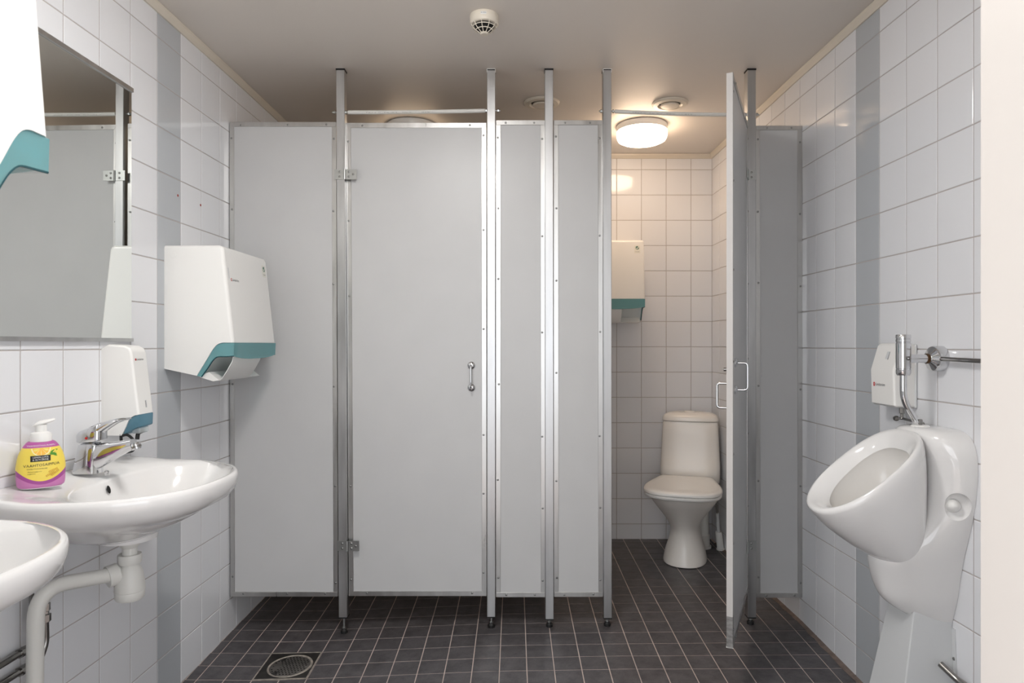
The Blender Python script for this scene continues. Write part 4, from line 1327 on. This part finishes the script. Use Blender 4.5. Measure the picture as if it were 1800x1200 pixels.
# freshener unit behind it
def freshener():
    y0, y1 = 2.031, 2.158
    t = thing('freshener_unit', 'white plastic freshener box on the wall behind the flush valve', 'dispenser', (XR(y1), y1, .988), math.pi / 2 + math.atan(SK), local=True)
    W = y1 - y0
    # local y outwards; local x: 0 at y1, negative towards the camera
    pr = [(0, .0), (0, .185), (.016, .197), (.042, .195), (.051, .187), (.0735, .112), (.0705, .006), (.062, .0)]
    me = prism('cover', pr, 'x', -W, 0)
    bm = bmesh.new(); bm.from_mesh(me)
    es = [e for e in bm.edges if abs(e.verts[0].co.x - e.verts[1].co.x) < 1e-6 and not (e.verts[0].co.y < .001 and e.verts[1].co.y < .001)]
    bmesh.ops.bevel(bm, geom=es, offset=.007, segments=3, profile=.5, affect='EDGES')
    bm.to_mesh(me); bm.free()
    wnormals(link('cover', me, 'plastic_white', t, smooth=50))
    link('back_plate', box('back_plate', -W - .003, .003, 0, .008, -.002, .192, .003), 'plastic_grey', t)
    fy = .0728
    # seen from the room, left is local +x ... reading direction is local -x
    link('logo_mark', place(disc('logo_mark', .0055, 14, .0068), (-.022, fy, .066), (-1, 0, 0), (0, 0, 1)), 'print_red', t, smooth=0)
    link('logo_gap', place(disc('logo_gap', .0022, 4), (-.022, fy + .0004, .066), (-1, 0, 0), (0, 0, 1)), 'print_white', t, smooth=0)
    link('logo_print', place(text_mesh('logo_print', 'Lindström', .0125), (-.030, fy, .066), (-1, 0, 0), (0, 0, 1)), 'print_dark', t, smooth=0)
    fd = Vector((0, .051 - .0735, .187 - .112)).normalized()
    link('latch_slot', place(mesh('latch_slot', [(-.010, -.011, 0), (.008, -.014, 0), (.008, .012, 0), (-.008, .012, 0)], [(0, 1, 2, 3)]), (-W * .60, .0603, .158), (-1, 0, 0), fd), 'plastic_grey', t, smooth=0)
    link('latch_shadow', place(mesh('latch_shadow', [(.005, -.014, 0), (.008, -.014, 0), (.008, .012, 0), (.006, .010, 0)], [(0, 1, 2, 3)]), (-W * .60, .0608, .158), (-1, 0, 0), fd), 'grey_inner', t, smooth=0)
    # drip fitting below
    link('drip_nut', lathe('drip_nut', [(.001, -.004), (.0075, -.004), (.0075, -.020), (.005, -.022), (.005, -.040), (.001, -.040)], (-W * .78, .030, 0), seg=6), 'dull_chrome', t, smooth=20)
    link('drip_pipe', tube('drip_pipe', [(-W * .78, .046, -.036), (-W * .78, .030, -.036), (-W - .060, .026, -.040), (-W - .115, .060, -.046)], .0038, 8, r=.01), 'dull_chrome', t)
    link('drip_end', lathe('drip_end', [(.001, 0), (.008, 0), (.0085, .005), (.006, .010), (.001, .010)], (-W * .78, .044, -.036), (0, 1, 0), 14), 'dull_chrome', t)
    link('drip_joint', lathe('drip_joint', [(.001, 0), (.0075, 0), (.0075, .012), (.001, .012)], (-W - .070, .030, -.041), (-.8, .5, 0), 8), 'dull_chrome', t)
freshener()

# ------------------------------------------------------------------ toilet (local: faces -y, origin on the floor under the tank's back)
def toilet():
    rot = -math.radians(18)
    loc = (1.022, 3.922)
    t = thing('toilet', 'white floor-standing toilet with closed lid in the open stall', 'toilet', (loc[0], loc[1], fz(*loc)), rot, local=True)
    n = 48
    def sec(z, w, yf, yb, e=.85):
        cy, hl = (yf + yb) / 2, (yb - yf) / 2
        return [(w * math.copysign(abs(math.cos(q)) ** e, math.cos(q)), cy + hl * math.copysign(abs(math.sin(q)) ** e, math.sin(q)), z) for q in np.linspace(0, 2 * math.pi, n, endpoint=False)]
    keys = [(0, .113, -.475, -.13), (.006, .114, -.476, -.128), (.05, .105, -.462, -.13), (.10, .089, -.450, -.135), (.15, .078, -.448, -.14), (.19, .080, -.462, -.14), (.23, .096, -.492, -.135), (.27, .122, -.530, -.12), (.31, .150, -.570, -.10), (.345, .172, -.603, -.09), (.382, .184, -.628, -.085)]
    link('pedestal', loft('pedestal', [sec(*k) for k in smooth_keys(keys, 34)]), 'porcelain_warm', t, smooth=60)
    link('rear_foot', loft('rear_foot', [sec(0, .085, -.30, -.05, .6), sec(.05, .082, -.29, -.055, .6), (sec(.12, .070, -.27, -.06, .6)), sec(.38, .11, -.26, -.02, .6)]), 'porcelain_warm', t, smooth=50)
    # seat and lid
    half = [(0, -.662), (.055, -.660), (.110, -.648), (.160, -.616), (.188, -.565), (.197, -.500), (.192, -.430), (.178, -.350), (.160, -.270), (.147, -.215), (.138, -.196), (.118, -.188), (.06, -.187), (0, -.187)]
    sm_ = smooth_keys(half, 34)
    plan = [(a, b) for a, b in sm_] + [(-a, b) for a, b in sm_[-2:0:-1]]
    def outline(s, dz):
        return [(a * s, -.425 + (b + .425) * s, dz) for a, b in plan]
    link('seat', loft('seat', [outline(.96, .384), outline(.985, .388), outline(.99, .397), outline(.97, .402)]), 'plastic_white', t, smooth=50)
    lo_ = link('lid', loft('lid', [outline(.98, .403), outline(1.0, .407), outline(1.0, .415), outline(.985, .422), outline(.93, .4265), outline(.80, .4275), outline(.74, .4235), outline(.4, .4225)]), 'plastic_white', t, smooth=50)
    for s in (-1, 1):
        link('lid_hinge', lathe('lid_hinge', [(.001, -.02), (.011, -.02), (.011, .02), (.001, .02)], (s * .075, -.178, .405), (1, 0, 0), 14), 'plastic_white', lo_)
    # tank
    def tsec(z, w, yf, yb=-.006, e=.42):
        cy, hl = (yf + yb) / 2, (yb - yf) / 2
        return [(.015 + w * .915 * math.copysign(abs(math.cos(q)) ** e, math.cos(q)), cy + hl * math.copysign(abs(math.sin(q)) ** e, math.sin(q)), z) for q in np.linspace(0, 2 * math.pi, n, endpoint=False)]
    tk = [(.378, .170, -.165), (.386, .178, -.172), (.43, .180, -.178), (.47, .180, -.180), (.50, .178, -.168), (.56, .175, -.162), (.65, .170, -.158), (.715, .166, -.156), (.722, .162, -.152)]
    link('tank', loft('tank', [tsec(*k) for k in tk]), 'porcelain_warm', t, smooth=50)
    ld = [(.724, .164, -.155), (.728, .169, -.160), (.742, .168, -.159), (.757, .158, -.150), (.768, .130, -.130), (.772, .09, -.11)]
    tl_ = link('tank_lid', loft('tank_lid', [tsec(z, w, yf, -.006 if z < .75 else -.012, .5) for z, w, yf in ld]), 'porcelain_warm', t, smooth=50)
    link('flush_button', lathe('flush_button', [(.001, .768), (.030, .768), (.030, .776), (.026, .778), (.001, .778)], (.01, -.075, 0), seg=24), 'porcelain_warm', tl_)
    # waste connection behind
    link('waste_collar', lathe('waste_collar', [(.001, .001), (.056, .001), (.056, .012), (.048, .016), (.048, .075), (.042, .08), (.042, .30), (.001, .30)], (.075, -.075, 0), seg=24), 'plastic_pipe', t, smooth=40)
toilet()
def toilet_hose():
    a = P(1254, 872, 3.74); b = P(1261, 902, 3.76); c = P(1263, 934, 3.77); d = P(1267, 962, 3.78)
    d.z = fz(d.x, d.y) + .002
    t = thing('supply_hose', 'thin water hose with white sleeve beside the toilet', 'hose', tuple(d))
    link('hose', tube('hose', [a, a.lerp(b, .5) + Vector((.006, 0, 0)), b], .005, 8), 'dull_chrome', t)
    link('coupling', tube('coupling', [b, b.lerp(c, .15), b.lerp(c, .16), b.lerp(c, .45), b.lerp(c, .46), c], [.009, .009, .007, .007, .0085, .0085], 10), 'plastic_grey', t)
    link('sleeve', tube('sleeve', [c, c.lerp(d, .08), c.lerp(d, .92), c.lerp(d, .93), d], [.017, .0185, .020, .024, .024], 16), 'plastic_white', t)
toilet_hose()

for o in bpy.data.objects:
    if '_w' in o: del o['_w']
